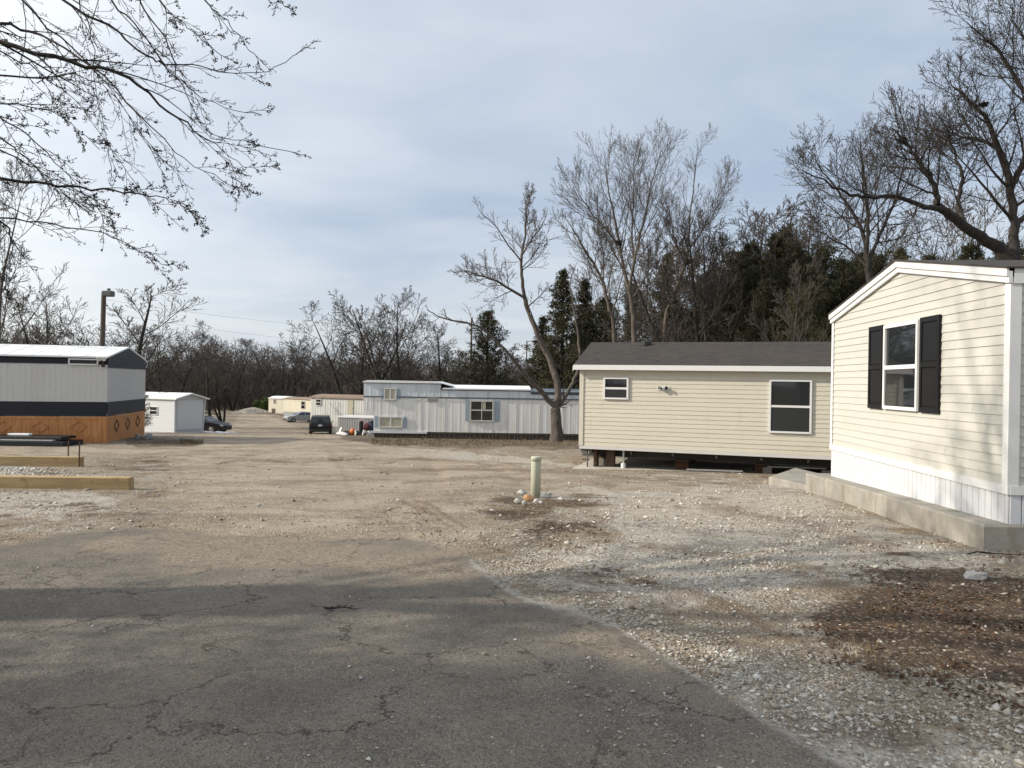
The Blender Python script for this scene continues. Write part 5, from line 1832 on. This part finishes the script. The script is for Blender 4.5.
# ---- evergreens
def cedar_proto(seed, H=9., Rm=2.2, mat='cedar', nb=190, power=.8, bottom=.06, name='cedar_tree', clumps=130):
    g = np.random.default_rng(seed)
    r = random.Random(seed)
    tb = Tubes()
    tb.add([Vector((0, 0, -.3)), Vector((.05, 0, H * .5)), Vector((0, .05, H * .97))], [H * .02, H * .012, .015], 7)
    Vs = []
    ph = g.uniform(0, 6.28, 5)
    for k in range(nb):
        hf = bottom + (1 - bottom) * (k + g.random()) / nb
        az = k * 2.399 + g.normal(0, .3)
        lob = 1 + .22 * math.sin(az * 2 + ph[0] + hf * 5) + .16 * math.sin(az * 3 + ph[1] - hf * 9) + .1 * math.sin(hf * 23 + ph[2])
        rad = Rm * (1 - hf) ** power * lob * g.uniform(.4, 1.3) + .07
        if hf < .2:
            rad *= .7 + 1.5 * hf
        up = .25 + .55 * hf
        d = np.array([math.cos(az), math.sin(az), up]); d /= np.linalg.norm(d)
        p0 = np.array([0, 0, H * hf])
        tb.add([Vector(p0), Vector(p0 + d * rad * .5), Vector(p0 + d * rad * .95)], [.03 + .02 * (1 - hf), .02, .006], 3)
        m = max(5, int(clumps * (rad / Rm + .15)))
        t = g.uniform(.18, 1.05, m) ** .75
        c = p0 + d * (t * rad)[:, None] + g.normal(0, 1, (m, 3)) * np.array([1, 1, .55]) * (.10 + .07 * rad) * (1.15 - .5 * t)[:, None]
        # each clump: three narrow sprays
        for j in range(3):
            q = g.normal(0, .8, (m, 3)) + d * .9 + np.array([0, 0, .35])
            q /= np.linalg.norm(q, axis=1, keepdims=True)
            s = np.cross(q, g.normal(0, 1, (m, 3))); s /= np.linalg.norm(s, axis=1, keepdims=True)
            ln = g.uniform(.09, .24, m)[:, None] * (H / 9) ** .5; wd = g.uniform(.010, .030, m)[:, None] * (H / 9) ** .5
            Vs.append(np.stack([c - s * wd * .5, c + q * ln * .45 - s * wd, c + q * ln, c + q * ln * .5 + s * wd], 1))
    V = np.concatenate(Vs).reshape(-1, 3)
    h = thing(name, 'x', 'tree')
    link('trunk', tb.mesh('trunk'), 'bark_dark', h)
    link('crown', np_mesh('crown', V, np.arange(len(V)).reshape(-1, 4)), mat, h)
    return h


class Proto:
    def __init__(self, o, H):
        self.o, self.H, self.used = o, H, False

    def put(self, x, y, top, rz, label, group=None, wide=1., cat=None):
        o = copy_tree(self.o) if self.used else self.o
        self.used = True
        z = G(x, y)
        s = (top - z) / self.H
        o.location = (x, y, z)
        o.scale = (s * wide, s * wide, s)
        o.rotation_euler = (0, 0, rz)
        o['label'] = label
        if 'group' in o: del o['group']
        if group: o['group'] = group
        return o


def plant(pr, px, Y, top, label, group=None, wide=1.):
    q = P(px, top, Y)
    return pr.put(q.x, q.y, q.z, rnd.uniform(0, 6.28), label, group, wide)


CE = [Proto(cedar_proto(31, 9, 2.6, 'cedar', 120, .9), 9), Proto(cedar_proto(32, 9, 3.2, 'cedar_deep', 130, .62), 9), Proto(cedar_proto(33, 9, 2.3, 'cedar_deep', 110, 1.0), 9), Proto(cedar_proto(34, 9, 3.6, 'cedar', 140, .5), 9)]
one = [(488, 56, 313, 1, 1., 'conical dark cedar standing alone behind the long grey mobile home'),
       (563, 50, 272, 0, 1., 'pointed cedar behind the leaning bare tree, with the street lamp at its left'),
       (585, 53, 282, 2, 1.1, 'slim dark cedar just right of the pointed cedar'),
       (668, 54, 256, 0, .95, 'pointed cedar between the tall bare trees above the tan home roof'),
       (634, 58, 288, 3, .6, 'broad cedar behind the trunk of the tallest bare tree'),
       (137, 42, 377, 1, .9, 'low dark cedar peeking out between the grey home and the white shed')]
for px, Y, t, k, w, lab in one:
    plant(CE[k], px, Y, t, lab, None, w)
lab = 'dark cedar in the dense evergreen wood behind the tan home and the cream gable'
for px, Y, t, k, w in ((606, 60, 300, 1, 1.), (716, 52, 272, 1, .9), (752, 47, 246, 1, .9), (776, 45, 238, 0, 1.2), (796, 43, 246, 1, .8), (822, 46, 252, 3, .7), (842, 42, 262, 1, .8), (766, 41, 282, 1, .8), (806, 39, 288, 3, .7), (862, 46, 256, 1, .8), (900, 46, 252, 0, 1.1), (930, 44, 258, 1, .8), (972, 46, 248, 1, .9), (1012, 44, 245, 1, .9), (1050, 42, 240, 3, .8), (694, 50, 312, 1, 1.), (732, 45, 306, 0, 1.2), (543, 66, 318, 2, 1.3), (704, 56, 278, 1, .9), (738, 50, 256, 3, .7), (786, 48, 230, 1, .8), (812, 42, 268, 1, .9), (748, 43, 272, 1, .8), (672, 52, 300, 1, .9), (880, 43, 258, 3, .7), (1100, 42, 235, 1, 1)):
    plant(CE[k], px, Y, t, lab, 'cedars of the evergreen wood on the right', w)
o = CE[3].put(-9.2, 2.35, 6.3, 1., 'dense dark cedar added unseen left of the camera to shade the near asphalt', None, 1.15)  # unseen cedar, added only to cast the shade over the nearest asphalt

# ---- background bare trees
BT = [Proto(bare_proto(41, 12, .22, bark='bark_dark', twig='twig_grey', forks=1, rmin=.013), 12), Proto(bare_proto(42, 12, .24, bark='bark_dark', twig='twig_grey', forks=3, rmin=.013, n=[0, 10, 8, 6, 4]), 12),
      Proto(bare_proto(43, 12, .2, bark='bark_tan', twig='twig_tan', forks=2, rmin=.012, n=[0, 11, 8, 6, 4]), 12), Proto(bare_proto(44, 12, .25, bark='bark_dark', twig='twig_grey', forks=4, rmin=.014, n=[0, 9, 8, 6, 4], ang=[0, 52, 46, 46, 45]), 12)]
for pr in BT:
    pr.H = max((v.co.z for c in pr.o.children if c.name.startswith('crown') for v in c.data.vertices), default=12) * .97
one = [(132, 46, 281, 0, 1.5, 'broad bare tree behind the grey home, just right of the light pole'),
       (60, 46, 288, 1, 1.2, 'bare tree behind the white roof left of the light pole'),
       (358, 78, 303, 3, 1.3, 'wide bare tree behind the weathered white mobile home'),
       (404, 74, 287, 1, 1.15, 'taller bare tree above the raised end of the long grey mobile home'),
       (8, 31, 158, 2, .75, 'upright bare tree at the left edge under the maple branches'),
       (446, 80, 322, 0, 1.1, 'bare tree left of the lone conical cedar')]
for px, Y, t, k, w, lab in one:
    plant(BT[k], px, Y, t, lab, None, w)
lab = 'bare tree among the dark evergreen wood behind the tan home'
for px, Y, t, k, w in ((718, 46, 212, 1, 1), (742, 50, 207, 0, 1.1), (768, 48, 210, 2, 1), (795, 50, 200, 1, 1), (655, 58, 245, 2, 1), (598, 60, 262, 2, 1), (700, 52, 235, 3, .9), (935, 50, 205, 2, 1), (985, 48, 190, 2, 1), (788, 37, 258, 0, .8)):
    plant(BT[k], px, Y, t, lab, 'bare trees in the wood on the right', w)
lab = 'distant bare tree in the far tree line beyond the road'
far = []
for i in range(64):
    px = -120 + i * 11.5 + rnd.uniform(-6, 6)
    Y = rnd.uniform(85, 150) if px < 190 or px > 345 else rnd.uniform(145, 210)
    t = 352 + rnd.uniform(-12, 14) + (-8 if 200 < px < 300 else 0) + (-22 if px < 60 else 0)
    far.append((px, Y, t, rnd.choice((0, 1, 3, 3)), rnd.uniform(1.1, 1.5)))
for px, Y, t, k, w in far:
    plant(BT[k], px, Y, t, lab, 'trees of the far tree line', w)
lab = 'dark bare tree between the white shed and the gravel road'
for px, Y, t, k, w in ((212, 72, 335, 0, 1.2), (224, 78, 342, 3, 1.), (190, 75, 330, 1, 1.), (168, 66, 322, 3, 1.2)):
    plant(BT[k], px, Y, t, lab, 'bare trees by the shed', w)

# undergrowth reading as one brown mass
def brush(name, n, xs, ys, hs, seed, mat):
    r = random.Random(seed)
    tb = Tubes()
    for _ in range(n):
        Y = r.uniform(*ys); px = r.uniform(*xs)
        q = Vector(put(px, Y))
        d = Vector((r.gauss(0, .25), r.gauss(0, .2), 1)).normalized()
        L = r.uniform(*hs)
        p = q.copy(); pts = [p.copy()]
        for i in range(3):
            d = (d + rv(r) * .2).normalized(); p = p + d * L / 3; pts.append(p.copy())
        tb.add(pts, [.05, .04, .03, .012], 3)
        for i in (1, 2):
            for s in range(3):
                e = (d + rv(r) * .6).normalized() * L * .4
                tb.add([pts[i], pts[i] + e * .5 + rv(r) * .1, pts[i] + e], [.03, .022, .01], 3)
    tag(link(name, tb.mesh(name), mat), kind='stuff')


brush('undergrowth', 4200, (-150, 640), (150, 240), (5, 14.5), 3, 'twig_grey')
brush('thicket', 1100, (560, 1100), (50, 66), (2, 6), 4, 'twig')
brush('brushwood', 1100, (130, 275), (150, 185), (2, 6), 6, 'twig')


def bush(label, px, py, Y, w, hgt, seed, mat='bush'):
    g = np.random.default_rng(seed)
    m = 2600
    d = g.normal(0, 1, (m, 3)); d /= np.linalg.norm(d, axis=1, keepdims=True); d[:, 2] = np.abs(d[:, 2])
    c = d * (g.uniform(.3, 1, (m, 1)) ** .5) * np.array([w, w, hgt]) * (1 + .2 * np.sin(d[:, :1] * 7))
    q = g.normal(0, 1, (m, 3)); q /= np.linalg.norm(q, axis=1, keepdims=True)
    s = np.cross(q, g.normal(0, 1, (m, 3))); s /= np.linalg.norm(s, axis=1, keepdims=True)
    V = np.stack([c - q * .2, c - s * .1, c + q * .2, c + s * .1], 1).reshape(-1, 3)
    h = thing('bush', label, 'bush', put(px, Y))
    link('foliage', np_mesh('foliage', V, np.arange(len(V)).reshape(-1, 4)), mat, h)
    tb = Tubes()
    for k in range(9):
        a = k * .7
        tb.add([Vector((0, 0, -.1)), Vector((math.cos(a) * w * .3, math.sin(a) * w * .3, hgt * .5)), Vector((math.cos(a) * w * .7, math.sin(a) * w * .7, hgt * .8))], [.05, .035, .015], 4)
    link('stems', tb.mesh('stems'), 'bark_dark', h)


bush('rounded green bush at the far end of the gravel road', 262, 410, 142, 1.9, 2.7, 5)

# distant wooded rise, so that the ground does not end in a bare line
vs, fs = [], []
n = 160
for i in range(n + 1):
    a = R(-80 + 160 * i / n)
    for k, rr_ in enumerate((420, 560, 900)):
        z = (-9, 1 + 2 * math.sin(i * .13) + 1.5 * math.sin(i * .41 + 1), -12)[k]
        vs.append((rr_ * math.sin(a), rr_ * math.cos(a), z))
for i in range(n):
    for k in range(2):
        fs.append((i * 3 + k, i * 3 + 3 + k, i * 3 + 4 + k, i * 3 + 1 + k))
hm = NT('far_woods')
hn = hm.noise(hm.obj(), .06, 5, .7)
M['far_woods'] = hm.out(hm.mix(hn, (.06, .05, .042), (.12, .105, .09)), .95)
o = link('hills', np_mesh('hills', np.array(vs, float), np.array(fs)), 'far_woods', None, True)
tag(o, kind='structure')

# =================================================================== SKY AND SUN
w = bpy.data.worlds.new('World')
SC.world = w
w.use_nodes = True
nt = w.node_tree
def wn(kind, **kw):
    nd = nt.nodes.new('ShaderNode' + kind)
    for k, v in kw.items(): setattr(nd, k, v)
    return nd
elev = math.asin(SUN.z); azi = math.atan2(SUN.x, SUN.y)
sk = wn('TexSky', sky_type='NISHITA', sun_disc=False, sun_elevation=elev, sun_rotation=azi % (2 * math.pi), air_density=1.0, dust_density=1.2, ozone_density=1.2)
L_ = nt.links.new
tc = wn('TexCoord'); sep = wn('SeparateXYZ'); L_(tc.outputs['Generated'], sep.inputs[0])
def wm(op, a, b=None, clamp=False):
    nd = wn('Math', operation=op, use_clamp=clamp)
    for i, v in enumerate((a, b)):
        if v is None: continue
        if isinstance(v, bpy.types.NodeSocket): L_(v, nd.inputs[i])
        else: nd.inputs[i].default_value = v
    return nd.outputs[0]
zc = wm('ADD', wm('MAXIMUM', sep.outputs[2], 0.), .16)
cx, cy = wm('DIVIDE', sep.outputs[0], zc), wm('DIVIDE', sep.outputs[1], zc)
cmb = wn('CombineXYZ'); L_(cx, cmb.inputs[0]); L_(wm('MULTIPLY', cy, 1.5), cmb.inputs[1])
def wnoise(scale, detail, rough, dist=0.):
    nd = wn('TexNoise'); L_(cmb.outputs[0], nd.inputs['Vector'])
    nd.inputs['Scale'].default_value = scale; nd.inputs['Detail'].default_value = detail; nd.inputs['Roughness'].default_value = rough; nd.inputs['Distortion'].default_value = dist
    return nd.outputs['Fac']
n1, n2 = wnoise(.62, 6, .5, .35), wnoise(1.7, 5, .55, .4)
def wr(f, lo, hi, a=0., b=1.):
    nd = wn('MapRange', interpolation_type='SMOOTHSTEP'); L_(f, nd.inputs['Value'])
    for k, v in (('From Min', lo), ('From Max', hi), ('To Min', a), ('To Max', b)): nd.inputs[k].default_value = v
    return nd.outputs['Result']
# brightness of the thin cloud: more where the veiled sun stands
dt = wn('VectorMath', operation='DOT_PRODUCT'); L_(tc.outputs['Generated'], dt.inputs[0]); dt.inputs[1].default_value = SUN
glow = wr(dt.outputs['Value'], .1, 1.0, 0., 1.)
def wmix(f, a, b):
    nd = wn('Mix', data_type='RGBA')
    for i, v in ((0, f), (6, a), (7, b)):
        if isinstance(v, bpy.types.NodeSocket): L_(v, nd.inputs[i])
        else: nd.inputs[i].default_value = v if i == 0 else (*v, 1)
    return nd.outputs[2]
K = 5.8
dark = tuple(K * v for v in (.615, .74, .935)); pale = tuple(K * v for v in (.855, .955, 1.085))
cloud = wmix(wr(n1, .36, .62), dark, pale)
cloud = wmix(wr(n2, .5, .72, 0, .15), cloud, tuple(K * v for v in (.98, 1.02, 1.06)))
cloud = wmix(wr(sep.outputs[2], .0, .24, .62, 0.), cloud, tuple(K * v for v in (1.02, 1.06, 1.10)))
cloud = wmix(glow, cloud, tuple(K * v for v in (1.9, 1.9, 1.85)))
sky = wmix(wr(n2, .36, .66, .82, .93), sk.outputs[0], cloud)
bgn = nt.nodes['Background']
L_(sky, bgn.inputs[0]); bgn.inputs[1].default_value = .112
sl_ = bpy.data.lights.new('sun', 'SUN'); so = bpy.data.objects.new('sun', sl_); COL.objects.link(so)
sl_.energy = 4.3; sl_.angle = R(.9); sl_.color = (1, .92, .79)
so.rotation_euler = SUN.to_track_quat('Z', 'Y').to_euler()
SC.view_settings.view_transform = 'Standard'; SC.view_settings.look = 'None'; SC.view_settings.exposure = .25; SC.view_settings.gamma = 1
SC.render.engine = 'CYCLES'
SC.cycles.max_bounces = 5; SC.cycles.diffuse_bounces = 3
